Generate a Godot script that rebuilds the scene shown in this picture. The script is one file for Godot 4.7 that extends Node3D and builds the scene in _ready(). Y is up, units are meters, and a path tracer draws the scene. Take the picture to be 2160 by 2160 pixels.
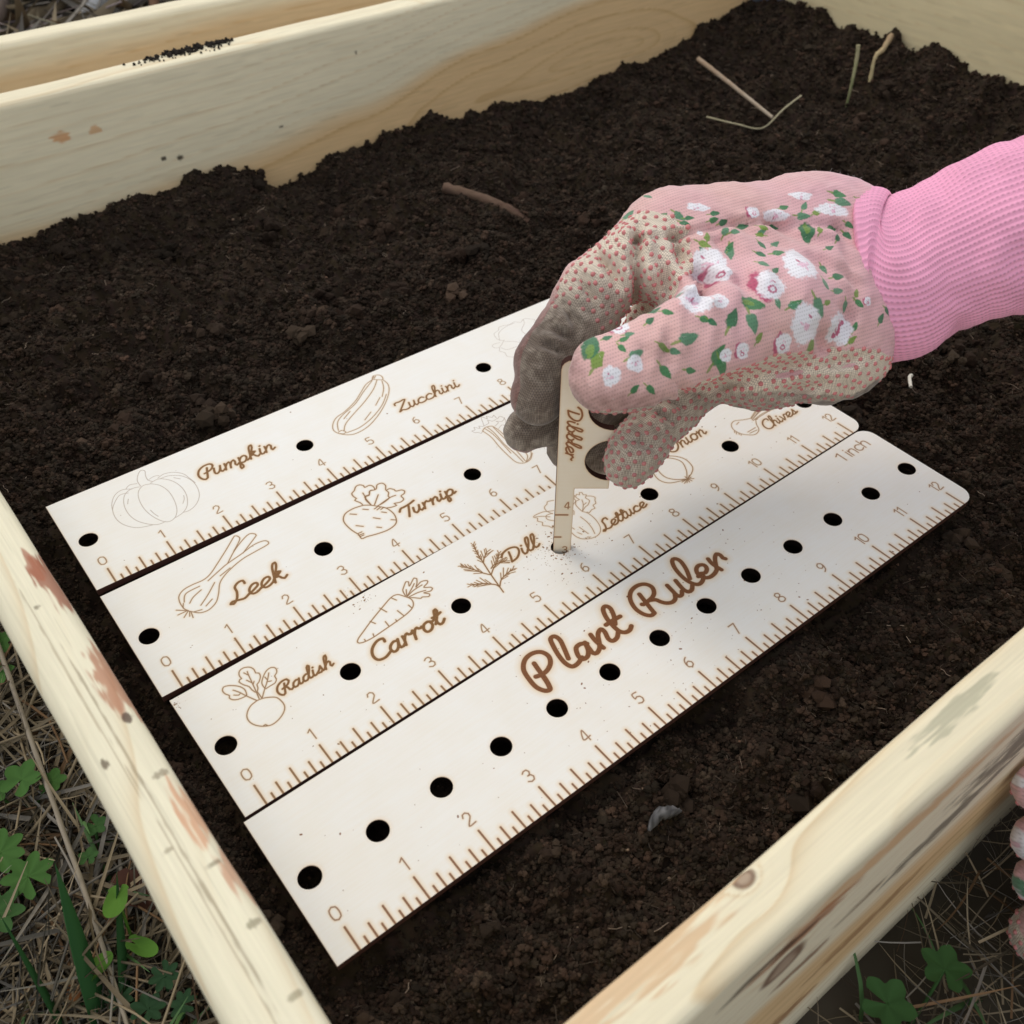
extends Node3D
# A right hand in a floral glove pushes a wooden dibbler into one of four planting rulers laid on the soil of a raised bed.
# World: x along the rulers, z towards the near rail, y up; y = 0 is the top of the nearest ruler.

const INCH := 0.0254
var rng := RandomNumberGenerator.new()
var counts := {}


class MB:
	var v := PackedVector3Array()
	var n := PackedVector3Array()
	var uv := PackedVector2Array()
	var c := PackedColorArray()
	var i := PackedInt32Array()

	func p(pos: Vector3, nor: Vector3, tex := Vector2.ZERO, col := Color.WHITE) -> int:
		v.append(pos)
		n.append(nor)
		uv.append(tex)
		c.append(col)
		return v.size() - 1

	func t(a: int, b: int, d: int) -> void:
		var s := (v[b] - v[a]).cross(v[d] - v[a])
		if s.dot(n[a] + n[b] + n[d]) > 0.0:
			i.append(a)
			i.append(d)
			i.append(b)
		else:
			i.append(a)
			i.append(b)
			i.append(d)

	func q(a: int, b: int, d: int, e: int) -> void:
		t(a, b, d)
		t(a, d, e)

	func flat(a: Vector3, b: Vector3, d: Vector3, e: Vector3, nor: Vector3) -> void:
		q(p(a, nor), p(b, nor), p(d, nor), p(e, nor))

	func smooth() -> void:
		for k in n.size():
			n[k] = Vector3.ZERO
		for k in range(0, i.size(), 3):
			var s := (v[i[k + 2]] - v[i[k]]).cross(v[i[k + 1]] - v[i[k]])
			n[i[k]] += s
			n[i[k + 1]] += s
			n[i[k + 2]] += s
		for k in n.size():
			n[k] = n[k].normalized()

	func mesh() -> ArrayMesh:
		var a := []
		a.resize(Mesh.ARRAY_MAX)
		a[Mesh.ARRAY_VERTEX] = v
		a[Mesh.ARRAY_NORMAL] = n
		a[Mesh.ARRAY_TEX_UV] = uv
		a[Mesh.ARRAY_COLOR] = c
		a[Mesh.ARRAY_INDEX] = i
		var m := ArrayMesh.new()
		if v.size() > 0 and i.size() > 0:
			m.add_surface_from_arrays(Mesh.PRIMITIVE_TRIANGLES, a)
		return m


# ---------------------------------------------------------------- helpers

func numbered(called: String) -> String:
	if not counts.has(called):
		counts[called] = 0
		return called
	counts[called] += 1
	return "%s_%03d" % [called, counts[called]]


func tag(o: Node, label: String, category: String, group := "") -> void:
	o.set_meta("label", label)
	o.set_meta("category", category)
	if group:
		o.set_meta("group", group)


func thing(called: String, label: String, category: String, at := Vector3.ZERO, group := "") -> Node3D:
	var o := Node3D.new()
	o.name = numbered(called)
	o.position = at
	add_child(o)
	tag(o, label, category, group)
	return o


func put(called: String, m: Mesh, mat: Material, parent: Node = null) -> MeshInstance3D:
	var o := MeshInstance3D.new()
	o.mesh = m
	for s in m.get_surface_count():
		o.set_surface_override_material(s, mat)
	if parent == null:
		o.name = numbered(called)
		add_child(o)
	else:
		o.name = called
		parent.add_child(o, true)
	return o


func lin(c: Color) -> Color:
	return c.srgb_to_linear()


func mat(col: Color, rough := 0.8, spec := 0.4) -> StandardMaterial3D:
	var m := StandardMaterial3D.new()
	m.albedo_color = col
	m.roughness = rough
	m.metallic_specular = spec
	return m


func vmat(rough := 0.9, spec := 0.3) -> StandardMaterial3D:
	var m := mat(Color.WHITE, rough, spec)
	m.vertex_color_use_as_albedo = true
	return m


func fnoise(sd: int, freq: float, oct := 1) -> FastNoiseLite:
	var f := FastNoiseLite.new()
	f.seed = sd
	f.noise_type = FastNoiseLite.TYPE_SIMPLEX_SMOOTH
	f.frequency = freq
	f.fractal_type = FastNoiseLite.FRACTAL_FBM if oct > 1 else FastNoiseLite.FRACTAL_NONE
	f.fractal_octaves = oct
	return f


func spline(pts: PackedVector2Array, step: float) -> PackedVector2Array:
	var out := PackedVector2Array()
	for k in pts.size() - 1:
		var a := pts[maxi(k - 1, 0)]
		var b := pts[k]
		var d := pts[k + 1]
		var e := pts[mini(k + 2, pts.size() - 1)]
		var cnt := maxi(1, int(b.distance_to(d) / step))
		for j in cnt:
			out.append(b.cubic_interpolate(d, a, e, float(j) / cnt))
	out.append(pts[pts.size() - 1])
	return out


func spline3(pts: Array, cnt: int) -> PackedVector3Array:
	var out := PackedVector3Array()
	for k in pts.size() - 1:
		var a: Vector3 = pts[maxi(k - 1, 0)]
		var b: Vector3 = pts[k]
		var d: Vector3 = pts[k + 1]
		var e: Vector3 = pts[mini(k + 2, pts.size() - 1)]
		for j in cnt:
			out.append(b.cubic_interpolate(d, a, e, float(j) / cnt))
	out.append(pts[pts.size() - 1])
	return out


func tube(mb: MB, path: PackedVector3Array, radii: Callable, sides: int, col: Callable) -> void:
	# a capped tube; radii(t, angle) and col(t, angle) give size and colour along it
	var rings := []
	var up := Vector3.UP
	for k in path.size():
		var d := (path[mini(k + 1, path.size() - 1)] - path[maxi(k - 1, 0)]).normalized()
		if absf(d.dot(up)) > 0.95:
			up = Vector3.RIGHT
		var s := d.cross(up).normalized()
		var w := s.cross(d).normalized()
		var t := float(k) / (path.size() - 1)
		var ring := PackedInt32Array()
		for j in sides:
			var an := TAU * j / sides
			var dir := s * cos(an) + w * sin(an)
			var r: float = radii.call(t, an)
			ring.append(mb.p(path[k] + dir * r, dir, Vector2(t, float(j) / sides), col.call(t, an)))
		rings.append(ring)
	for k in path.size() - 1:
		for j in sides:
			var l := (j + 1) % sides
			mb.q(rings[k][j], rings[k][l], rings[k + 1][l], rings[k + 1][j])
	for e in [0, path.size() - 1]:
		var out := (path[0] - path[1]).normalized() if e == 0 else (path[e] - path[e - 1]).normalized()
		var mid := mb.p(path[e], out, Vector2.ZERO, col.call(float(e > 0), 0.0))
		for j in sides:
			var a := mb.p(mb.v[rings[e][j]], out, Vector2.ZERO, mb.c[rings[e][j]])
			var b := mb.p(mb.v[rings[e][(j + 1) % sides]], out, Vector2.ZERO, mb.c[rings[e][j]])
			mb.t(mid, a, b)


func s8(x: float) -> int:
	return clampi(int(255.0 * (1.055 * pow(maxf(x, 0.0), 0.41667) - 0.055)), 0, 255)


func texture_of(data: PackedByteArray, w: int, h: int) -> ImageTexture:
	return ImageTexture.create_from_image(Image.create_from_data(w, h, false, Image.FORMAT_RGB8, data))


# ---------------------------------------------------------------- the scene

func _ready() -> void:
	rng.seed = 20240407
	var cam := Camera3D.new()
	cam.name = "camera"
	cam.transform = Transform3D(Basis(Vector3(0.786192, -0.012291, 0.617860), Vector3(0.440741, 0.711979, -0.546656), Vector3(-0.433184, 0.702093, 0.565170)).orthonormalized(), Vector3(-0.03733, 0.30452, 0.12711))
	cam.fov = 53.77
	cam.near = 0.02
	cam.far = 200.0
	var lens := CameraAttributesPhysical.new()
	lens.frustum_focal_length = 23.67
	lens.exposure_aperture = 13.0
	lens.frustum_focus_distance = 0.40
	lens.frustum_near = 0.02
	lens.frustum_far = 200.0
	cam.attributes = lens
	add_child(cam)
	cam.current = true

	var sky_mat := ProceduralSkyMaterial.new()
	sky_mat.sky_top_color = Color(0.882, 0.898, 0.922)
	sky_mat.sky_horizon_color = Color(0.92, 0.922, 0.918)
	sky_mat.sky_curve = 0.2
	sky_mat.ground_bottom_color = Color(0.16, 0.15, 0.12)
	sky_mat.ground_horizon_color = Color(0.30, 0.30, 0.26)
	sky_mat.sky_energy_multiplier = 1.08
	var sky := Sky.new()
	sky.sky_material = sky_mat
	var env := Environment.new()
	env.background_mode = Environment.BG_SKY
	env.sky = sky
	env.tonemap_mode = Environment.TONE_MAPPER_LINEAR
	env.tonemap_exposure = 1.0
	env.sdfgi_enabled = true
	env.ssao_enabled = true
	env.ssil_enabled = true
	var we := WorldEnvironment.new()
	we.name = "environment"
	we.environment = env
	add_child(we)

	var sun := DirectionalLight3D.new()
	sun.name = "sun"
	sun.light_energy = 0.42
	sun.light_color = Color(1.0, 0.96, 0.91)
	sun.light_angular_distance = 24.0
	sun.shadow_enabled = true
	sun.look_at_from_position(Vector3(-0.15, 1.0, -0.75), Vector3.ZERO, Vector3.UP)
	add_child(sun)

	make_ground()
	make_bed()
	make_back_board()
	make_soil()
	make_rulers()
	make_dibbler()
	make_person()
	make_litter()
	make_weeds()


# ---------------------------------------------------------------- raised bed of pine boards

func girth_marks(tall: float, thick: float, focus: bool) -> Array:
	# [distance round the section, share of the texture]: with focus the upper edge gets half of the rows
	var girth := 2.0 * (tall + thick)
	if not focus:
		return [[0.0, 0.0], [girth, 1.0], [girth * 2.0, 2.0]]
	return [[0.0, 0.0], [tall - 0.03, 0.22], [tall + thick + 0.03, 0.72], [2.0 * tall + thick, 0.97], [girth, 1.0], [girth * 2.0, 2.0]]


func along_marks(marks: Array, x: float, from: int, to: int) -> float:
	for k in marks.size() - 1:
		if x <= marks[k + 1][from]:
			return remap(x, marks[k][from], marks[k + 1][from], marks[k][to], marks[k + 1][to])
	return marks[marks.size() - 1][to]


func wood_image(w: int, h: int, length: float, tall: float, thick: float, o: Dictionary) -> ImageTexture:
	# solid pine: rings round a wandering pith, read off on the four long faces; u runs along, v round the section
	var data := PackedByteArray()
	data.resize(w * h * 3)
	var wob := fnoise(o.seed, 3.0, 2)
	var fib := fnoise(o.seed + 1, 1.0, 2)
	var wav := fnoise(o.seed + 2, 9.0, 2)
	var marks := girth_marks(tall, thick, o.get("focus", false))
	var rows := PackedFloat32Array()
	for j in h:
		rows.append(along_marks(marks, (j + 0.5) / h, 1, 0))
	var girth := 2.0 * (tall + thick)
	var sap: Color = lin(o.get("sap", Color(0.886, 0.850, 0.738)))
	var heart: Color = lin(o.get("heart", Color(0.86, 0.74, 0.56)))
	var late: Color = lin(o.get("late", Color(0.76, 0.62, 0.42)))
	var spacing: float = o.get("spacing", 0.0042)
	var rh: float = o.get("heart_radius", 0.03)
	var piths: Array = o.pith
	var knots: Array = o.get("knots", [])
	var stains: Array = o.get("stains", [])
	var line_power: float = o.get("line", 0.4)
	for k in w:
		var x := (k + 0.5) / w * length
		var f := x / length * (piths.size() - 1)
		var k0 := mini(int(f), piths.size() - 2)
		var s := smoothstep(0.0, 1.0, f - k0)
		var py: float = lerpf(piths[k0].x, piths[k0 + 1].x, s)
		var pz: float = lerpf(piths[k0].y, piths[k0 + 1].y, s)
		var here := []
		for st in stains:
			if absf(x - st[0]) < st[3] * 1.5:
				here.append(st)
		var knots_here := []
		for kn in knots:
			if absf(x - kn[0]) < 0.03:
				knots_here.append(kn)
		for j in h:
			var g := rows[j]
			var y := 0.0
			var z := 0.0
			if g < tall:
				y = g
			elif g < tall + thick:
				y = tall
				z = g - tall
			elif g < 2.0 * tall + thick:
				y = 2.0 * tall + thick - g
				z = thick
			else:
				z = girth - g
			var n1 := wob.get_noise_3d(x, y * 5.0, z * 5.0)
			var r := sqrt((y - py) * (y - py) + (z - pz) * (z - pz)) + n1 * 0.006 + wav.get_noise_3d(x, y * 6.0, z * 6.0) * 0.0012
			var dark := 0.0
			var knot_in := 0.0
			for kn in knots_here:
				var dx: float = (x - kn[0]) / kn[4]
				var dd := sqrt(dx * dx * 0.55 + pow((y - kn[1]) / kn[4], 2.0) + pow((z - kn[2]) / kn[4], 2.0) * kn[3])
				r += 0.006 * exp(-dd * dd * 0.14) * kn[5]
				if dd < 1.6:
					knot_in = maxf(knot_in, smoothstep(1.25, 0.75, dd))
					dark = maxf(dark, smoothstep(0.45, 0.0, absf(dd - 1.0)) * 0.8)
			var ph := r / spacing
			var fr := ph - floorf(ph)
			var ring := pow(fr, 5.0) * smoothstep(1.0, 0.93, fr) * (0.55 + 0.45 * sin(floorf(ph) * 2.7))
			var fibre := fib.get_noise_3d(x * 14.0, y * 700.0, z * 700.0)
			var hz := smoothstep(rh + 0.006, rh - 0.006, r)
			var c := sap.lerp(heart, hz)
			c = c.lerp(late, clampf(ring * line_power * (0.7 + hz * 0.8), 0.0, 1.0))
			c = c.lerp(lin(Color(0.56, 0.45, 0.38)), knot_in * 0.75)
			c = c.lerp(lin(Color(0.36, 0.22, 0.15)), clampf(dark, 0.0, 1.0))
			for st in here:
				var ux: float = (x - st[0]) / st[3]
				var uy: float = (y - st[1]) / st[4]
				var uz: float = (z - st[2]) / st[4]
				var du := ux * ux + uy * uy + uz * uz
				if du < 2.2:
					var edge := wav.get_noise_3d(x * 9.0, y * 60.0, z * 60.0) * 0.9 + fibre * 0.6
					c = c.lerp(lin(st[5]), clampf(smoothstep(1.15, 0.5, du + edge), 0.0, 1.0) * st[6])
			var fine := fib.get_noise_3d(x * 40.0, y * 2200.0, z * 2200.0)
			c *= 1.0 + fibre * 0.085 + n1 * 0.07 + fine * 0.06 - 0.16 * smoothstep(0.42, 0.6, fibre)
			var at := (j * w + k) * 3
			data[at] = s8(c.r)
			data[at + 1] = s8(c.g)
			data[at + 2] = s8(c.b)
	return texture_of(data, w, h)


func plank_mesh(length: float, tall: float, thick: float, round_in: float, round_out: float, wob_seed: int, wob: float, focus := false) -> ArrayMesh:
	# local axes: x along, y up from the underside, z from the inner face (0) to the outer face
	var sec := []  # y, z, normal y, normal z, girth
	var small := 0.002
	var add := func(cy: float, cz: float, r: float, a0: float, a1: float):
		for k in 6:
			var an := lerpf(a0, a1, k / 5.0)
			sec.append([cy + sin(an) * r, cz + cos(an) * r, sin(an), cos(an)])
	for y in [0.3, 0.55, 0.8]:
		sec.append([tall * y, 0.0, 0.0, -1.0])
	add.call(tall - round_in, round_in, round_in, PI, PI / 2)
	add.call(tall - round_out, thick - round_out, round_out, PI / 2, 0.0)
	for y in [0.8, 0.5, 0.25]:
		sec.append([tall * y, thick, 0.0, 1.0])
	add.call(small, thick - small, small, 0.0, -PI / 2)
	add.call(small, small, small, -PI / 2, -PI)
	var girth := 2.0 * (tall + thick)
	var marks := girth_marks(tall, thick, focus)
	var nz := fnoise(wob_seed, 9.0, 3)
	var mb := MB.new()
	var cnt := 90
	var m := sec.size()
	for k in cnt + 1:
		var x := length * k / cnt
		for j in m + 1:
			var q: Array = sec[j % m]
			var y: float = q[0]
			var z: float = q[1]
			var off := nz.get_noise_3d(x, y * 2.0, z * 2.0) * wob
			var g := 0.0
			if q[3] < -0.7 and y > small:
				g = y
			elif q[2] > 0.3:
				g = tall + z
			elif q[3] > 0.3:
				g = tall + thick + tall - y
			else:
				g = girth - z
			if j == m:
				g = girth + y
			elif j >= m - 6 and q[3] < -0.7:
				g = girth + y
			mb.p(Vector3(x, y + q[2] * off, z + q[3] * off), Vector3(0, q[2], q[3]), Vector2(x / length, along_marks(marks, g, 0, 1)))
	for k in cnt:
		for j in m:
			var a := k * (m + 1) + j
			mb.q(a, a + 1, a + m + 2, a + m + 1)
	for e in [0.0, length]:
		var nor := Vector3(-1 if e == 0.0 else 1, 0, 0)
		var mid := mb.p(Vector3(e, tall * 0.5, thick * 0.5), nor, Vector2(0.5, 0.2))
		var base := 0 if e == 0.0 else cnt * (m + 1)
		var idx := []
		for j in m:
			idx.append(mb.p(mb.v[base + j], nor, Vector2(0.5 + mb.v[base + j].z, mb.v[base + j].y / girth)))
		for j in m:
			mb.t(mid, idx[j], idx[(j + 1) % m])
	return mb.mesh()


func pine(tex: ImageTexture) -> StandardMaterial3D:
	var m := mat(Color.WHITE, 0.62, 0.35)
	m.albedo_texture = tex
	m.heightmap_enabled = true
	m.heightmap_texture = tex
	m.heightmap_scale = 0.012
	return m


const TALL := 0.14
const FOOT := -0.065

func make_bed() -> void:
	var bed := thing("raised_bed", "pale pine raised bed filled with dark potting soil", "raised bed", Vector3(0.33, FOOT, -0.2))
	var back := bed.position
	# near board: inner face to the soil, streaky outer face to the viewer
	var front_w := wood_image(1024, 448, 0.74, TALL, 0.0165, {
		"focus": true,
		"seed": 11, "pith": [Vector2(0.050, 0.034), Vector2(0.058, 0.036), Vector2(0.062, 0.033), Vector2(0.058, 0.036), Vector2(0.052, 0.038)], "spacing": 0.0036,
		"heart_radius": 0.03, "line": 1.0,
		"knots": [[0.0935, 0.140, 0.0020, 1.0, 0.0020, 1.6], [0.100, 0.108, 0.0165, 1.0, 0.005, 0.8]],
		"stains": [
			[0.055, 0.140, 0.001, 0.034, 0.0075, Color(0.80, 0.63, 0.45), 0.6],
			[0.140, 0.128, 0.0165, 0.050, 0.005, Color(0.80, 0.62, 0.42), 0.7],
			[0.104, 0.121, 0.0165, 0.022, 0.0055, Color(0.60, 0.33, 0.13), 0.7],
			[0.086, 0.123, 0.0165, 0.014, 0.0025, Color(0.20, 0.11, 0.07), 0.75],
			[0.101, 0.1205, 0.0165, 0.010, 0.0018, Color(0.20, 0.11, 0.07), 0.75],
			[0.112, 0.090, 0.0165, 0.012, 0.003, Color(0.42, 0.22, 0.09), 0.7],
			[0.135, 0.098, 0.0165, 0.014, 0.0022, Color(0.33, 0.19, 0.09), 0.62],
			[0.113, 0.040, 0.0165, 0.018, 0.005, Color(0.45, 0.24, 0.10), 0.62],
			[0.150, 0.060, 0.0165, 0.030, 0.004, Color(0.50, 0.33, 0.17), 0.6],
			[0.178, 0.094, 0.0165, 0.032, 0.0055, Color(0.15, 0.09, 0.07), 0.7],
			[0.225, 0.108, 0.0165, 0.050, 0.012, Color(0.13, 0.09, 0.07), 0.7],
			[0.172, 0.140, 0.0055, 0.018, 0.0028, Color(0.62, 0.62, 0.53), 0.6],
		]})
	var o := put("plank", plank_mesh(0.74, TALL, 0.0165, 0.0028, 0.0035, 3, 0.0006, true), pine(front_w), bed)
	o.transform = Transform3D(Basis.IDENTITY, Vector3(-0.0225, FOOT, 0.0713) - back)
	o.set_meta("label", "near pine board with dark streaks on its outer face")

	var left_w := wood_image(1024, 448, 0.60, TALL, 0.0185, {
		"focus": true,
		"seed": 23, "pith": [Vector2(-0.05, 0.06), Vector2(-0.02, 0.05), Vector2(-0.03, 0.06)], "heart_radius": 0.02, "line": 0.8, "spacing": 0.0036,
		"sap": Color(0.876, 0.850, 0.748),
		"stains": [
			[0.389, 0.1385, 0.0008, 0.016, 0.0044, Color(0.58, 0.34, 0.25), 0.85],
			[0.380, 0.140, 0.0030, 0.008, 0.0022, Color(0.62, 0.38, 0.28), 0.8],
			[0.436, 0.1385, 0.0012, 0.017, 0.0042, Color(0.66, 0.41, 0.29), 0.75],
			[0.452, 0.140, 0.0026, 0.0020, 0.0014, Color(0.30, 0.21, 0.17), 0.85],
			[0.489, 0.1390, 0.0012, 0.013, 0.0036, Color(0.80, 0.58, 0.44), 0.75],
			[0.508, 0.1385, 0.0010, 0.011, 0.0028, Color(0.74, 0.52, 0.40), 0.7],
			[0.4615, 0.140, 0.0135, 0.0019, 0.0010, Color(0.38, 0.33, 0.26), 0.85],
			[0.4735, 0.140, 0.0030, 0.0011, 0.0026, Color(0.45, 0.39, 0.30), 0.6],
			[0.4945, 0.140, 0.0105, 0.0010, 0.0014, Color(0.55, 0.50, 0.40), 0.6],
			[0.5045, 0.140, 0.0030, 0.0009, 0.0026, Color(0.46, 0.42, 0.33), 0.65],
			[0.5235, 0.140, 0.0028, 0.0010, 0.0022, Color(0.48, 0.45, 0.35), 0.65],
			[0.5435, 0.140, 0.0028, 0.0009, 0.0022, Color(0.50, 0.47, 0.37), 0.6],
			[0.480, 0.140, 0.0078, 0.060, 0.00045, Color(0.50, 0.43, 0.32), 0.55],
			[0.510, 0.140, 0.0092, 0.045, 0.00035, Color(0.52, 0.45, 0.34), 0.5],
			[0.430, 0.140, 0.0100, 0.050, 0.00035, Color(0.56, 0.49, 0.37), 0.45],
			[0.352, 0.140, 0.0120, 0.0012, 0.0009, Color(0.42, 0.38, 0.30), 0.7],
			[0.398, 0.140, 0.0080, 0.0012, 0.0009, Color(0.42, 0.38, 0.30), 0.7],
		]})
	o = put("plank", plank_mesh(0.60, TALL, 0.0185, 0.003, 0.008, 5, 0.0007, true), pine(left_w), bed)
	# x along +z, inner face looks to +x
	o.transform = Transform3D(Basis(Vector3(0, 0, 1), Vector3.UP, Vector3(-1, 0, 0)), Vector3(-0.0225, FOOT, -0.5125) - back)
	o.set_meta("label", "left pine board with rounded edge and reddish bark patches")

	var far_w := wood_image(768, 288, 0.76, TALL, 0.020, {
		"seed": 37, "pith": [Vector2(0.068, 0.030), Vector2(0.070, 0.022), Vector2(0.076, -0.001), Vector2(0.068, 0.012), Vector2(0.056, 0.026), Vector2(0.050, 0.030), Vector2(0.048, 0.030), Vector2(0.046, 0.032)],
		"heart_radius": 0.036, "line": 0.75, "spacing": 0.0052,
		"stains": [
			[0.6255, 0.115, 0.0, 0.0055, 0.0030, Color(0.80, 0.58, 0.38), 0.8],
			[0.6055, 0.114, 0.0, 0.0035, 0.0030, Color(0.80, 0.60, 0.40), 0.7],
			[0.5705, 0.087, 0.0, 0.0016, 0.0016, Color(0.16, 0.13, 0.10), 0.9],
			[0.5605, 0.084, 0.0, 0.0020, 0.0020, Color(0.16, 0.13, 0.10), 0.9],
			[0.6100, 0.068, 0.0, 0.0022, 0.0018, Color(0.16, 0.13, 0.10), 0.9],
			[0.4900, 0.086, 0.0, 0.0014, 0.0012, Color(0.2, 0.16, 0.12), 0.8],
			[0.4300, 0.120, 0.0, 0.0010, 0.0010, Color(0.2, 0.16, 0.12), 0.8],
		]})
	o = put("plank", plank_mesh(0.76, TALL, 0.020, 0.0035, 0.0035, 7, 0.0006), pine(far_w), bed)
	o.transform = Transform3D(Basis(Vector3.UP, PI - atan(0.0607)), Vector3(0.7315, FOOT, -0.494 + 0.0607 * 0.7315) - back)
	o.set_meta("label", "far pine board with arching grain")

	var right_w := wood_image(512, 192, 0.56, TALL, 0.020, {
		"seed": 53, "pith": [Vector2(0.02, 0.05), Vector2(0.03, 0.03), Vector2(0.02, 0.04)], "heart_radius": 0.04, "line": 0.5,
		"sap": Color(0.880, 0.822, 0.665)})
	o = put("plank", plank_mesh(0.56, TALL, 0.020, 0.003, 0.003, 9, 0.0006), pine(right_w), bed)
	o.transform = Transform3D(Basis(Vector3(0, 0, -1), Vector3.UP, Vector3(1, 0, 0)), Vector3(0.6835, FOOT, 0.0703) - back)
	o.set_meta("label", "end pine board at the right")

	# zinc angle bracket in the far corner, just showing above the soil
	var mb := MB.new()
	var zinc := mat(Color(0.62, 0.66, 0.72), 0.38, 0.5)
	zinc.metallic = 0.7
	var corner := Vector3(0.6835, 0.0, -0.494 + 0.0607 * 0.6835)
	for s in 2:
		var ax := Vector3(-1, 0, -0.0607).normalized() if s == 0 else Vector3(0, 0, 1)
		var nor := Vector3(0, 0, 1) if s == 0 else Vector3(-1, 0, 0)
		var a := corner + nor * 0.0021 + ax * 0.002 + Vector3(0, 0.0, 0)
		var b := a + ax * 0.018
		for y in [[0.002, 0.052]]:
			mb.flat(Vector3(a.x, y[0], a.z), Vector3(b.x, y[0], b.z), Vector3(b.x, y[1], b.z), Vector3(a.x, y[1], a.z), nor)
			var up := Vector3(0, y[1], 0)
			mb.flat(a * Vector3(1, 0, 1) + up, b * Vector3(1, 0, 1) + up, (b - nor * 0.0016) * Vector3(1, 0, 1) + up, (a - nor * 0.0016) * Vector3(1, 0, 1) + up, Vector3.UP)
			mb.flat(b * Vector3(1, 0, 1) + Vector3(0, y[0], 0), b * Vector3(1, 0, 1) + up, (b - nor * 0.0016) * Vector3(1, 0, 1) + up, (b - nor * 0.0016) * Vector3(1, 0, 1) + Vector3(0, y[0], 0), ax)
	var br := put("angle_bracket", mb.mesh(), zinc, bed)
	br.position = -back
	for s in 2:
		var sm := SphereMesh.new()
		sm.radius = 0.0042
		sm.height = 0.0042
		sm.is_hemisphere = true
		sm.radial_segments = 16
		sm.rings = 6
		var bolt := put("bolt", sm, zinc, br)
		bolt.position = corner + (Vector3(-0.012, 0.024, 0.0035) if s == 0 else Vector3(-0.0035, 0.024, 0.012))
		bolt.rotation = Vector3(PI / 2, 0, 0) if s == 0 else Vector3(0, 0, PI / 2)


func make_back_board() -> void:
	var w := wood_image(768, 224, 0.80, TALL, 0.019, {
		"seed": 71, "pith": [Vector2(0.02, 0.02), Vector2(0.05, 0.015), Vector2(0.04, 0.02)], "heart_radius": 0.085, "line": 0.45, "spacing": 0.004,
		"heart": Color(0.85, 0.755, 0.60)})
	var b := thing("garden_board", "second pine board standing just behind the far side of the raised bed", "board", Vector3(0.19, FOOT, -0.553))
	var o := put("plank", plank_mesh(0.80, TALL, 0.019, 0.004, 0.004, 13, 0.0006), pine(w), b)
	o.transform = Transform3D(Basis(Vector3.UP, PI - atan(0.108)), Vector3(0.59, 0.0, 0.108 * 0.40))


# ---------------------------------------------------------------- soil

var s1: FastNoiseLite
var s2: FastNoiseLite
var s3: FastNoiseLite
var s4: FastNoiseLite
const FAR_CREST := [Vector2(-0.03, 0.004), Vector2(0.055, 0.0), Vector2(0.072, 0.0), Vector2(0.097, 0.0), Vector2(0.128, 0.005), Vector2(0.152, 0.003), Vector2(0.175, 0.006), Vector2(0.195, 0.009), Vector2(0.212, -0.002), Vector2(0.231, -0.016), Vector2(0.252, -0.016), Vector2(0.275, -0.004), Vector2(0.297, -0.007), Vector2(0.332, -0.006), Vector2(0.356, 0.003), Vector2(0.375, -0.007), Vector2(0.413, -0.006), Vector2(0.447, -0.012), Vector2(0.483, -0.012), Vector2(0.520, -0.006), Vector2(0.574, -0.005), Vector2(0.598, 0.003), Vector2(0.623, 0.011), Vector2(0.654, 0.011), Vector2(0.700, 0.015)]
const RIGHT_CREST := [Vector2(-0.46, 0.017), Vector2(-0.415, 0.018), Vector2(-0.394, 0.014), Vector2(-0.378, 0.008), Vector2(-0.346, 0.009), Vector2(-0.330, 0.013), Vector2(-0.303, 0.009), Vector2(-0.280, 0.018), Vector2(-0.257, 0.008), Vector2(-0.236, 0.013), Vector2(-0.212, 0.010), Vector2(-0.1, 0.006), Vector2(0.08, 0.004)]


func crest(tab: Array, x: float) -> float:
	if x <= tab[0].x:
		return tab[0].y
	for k in tab.size() - 1:
		if x < tab[k + 1].x:
			return lerpf(tab[k].y, tab[k + 1].y, smoothstep(tab[k].x, tab[k + 1].x, x))
	return tab[tab.size() - 1].y


func z_far(x: float) -> float:
	return -0.494 + 0.0607 * x


func under_rulers(x: float, z: float) -> float:
	# 1 under the rulers, falling to 0 within 8 mm of their outline
	var dx := maxf(maxf(-0.0085 - x, x - 0.314), 0.0)
	var dz := maxf(maxf(-0.2445 - z, z - 0.0005), 0.0)
	return smoothstep(0.008, 0.0, sqrt(dx * dx + dz * dz))


func soil_h(x: float, z: float) -> float:
	var n1 := s1.get_noise_2d(x, z)
	var n2 := s2.get_noise_2d(x, z)
	var n3 := s3.get_noise_2d(x, z)
	var n4 := s4.get_noise_2d(x, z)
	var dr := 0.6835 - x
	var df := z - z_far(x)
	var base := -0.0115 + n1 * 0.010
	var wf := smoothstep(0.055, 0.0, df)
	var wr := smoothstep(0.08, 0.0, dr)
	base = lerpf(base, crest(FAR_CREST, x) - 0.001, wf)
	base = lerpf(base, maxf(crest(RIGHT_CREST, z) - 0.001, base if wf > 0.5 else -1.0), wr)
	base += 0.006 * smoothstep(0.35, 0.6, x) * smoothstep(-0.1, -0.35, z) * (1.0 - wf)
	base += n2 * 0.0078 * (1.0 - 0.6 * wf) - absf(n3) * 0.0062 + absf(n4) * 0.0024 + maxf(0.0, n3 + n2 - 0.25) * 0.006
	var u := under_rulers(x, z)
	return lerpf(base, minf(base, -0.0085 + n3 * 0.0012), u)


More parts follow.
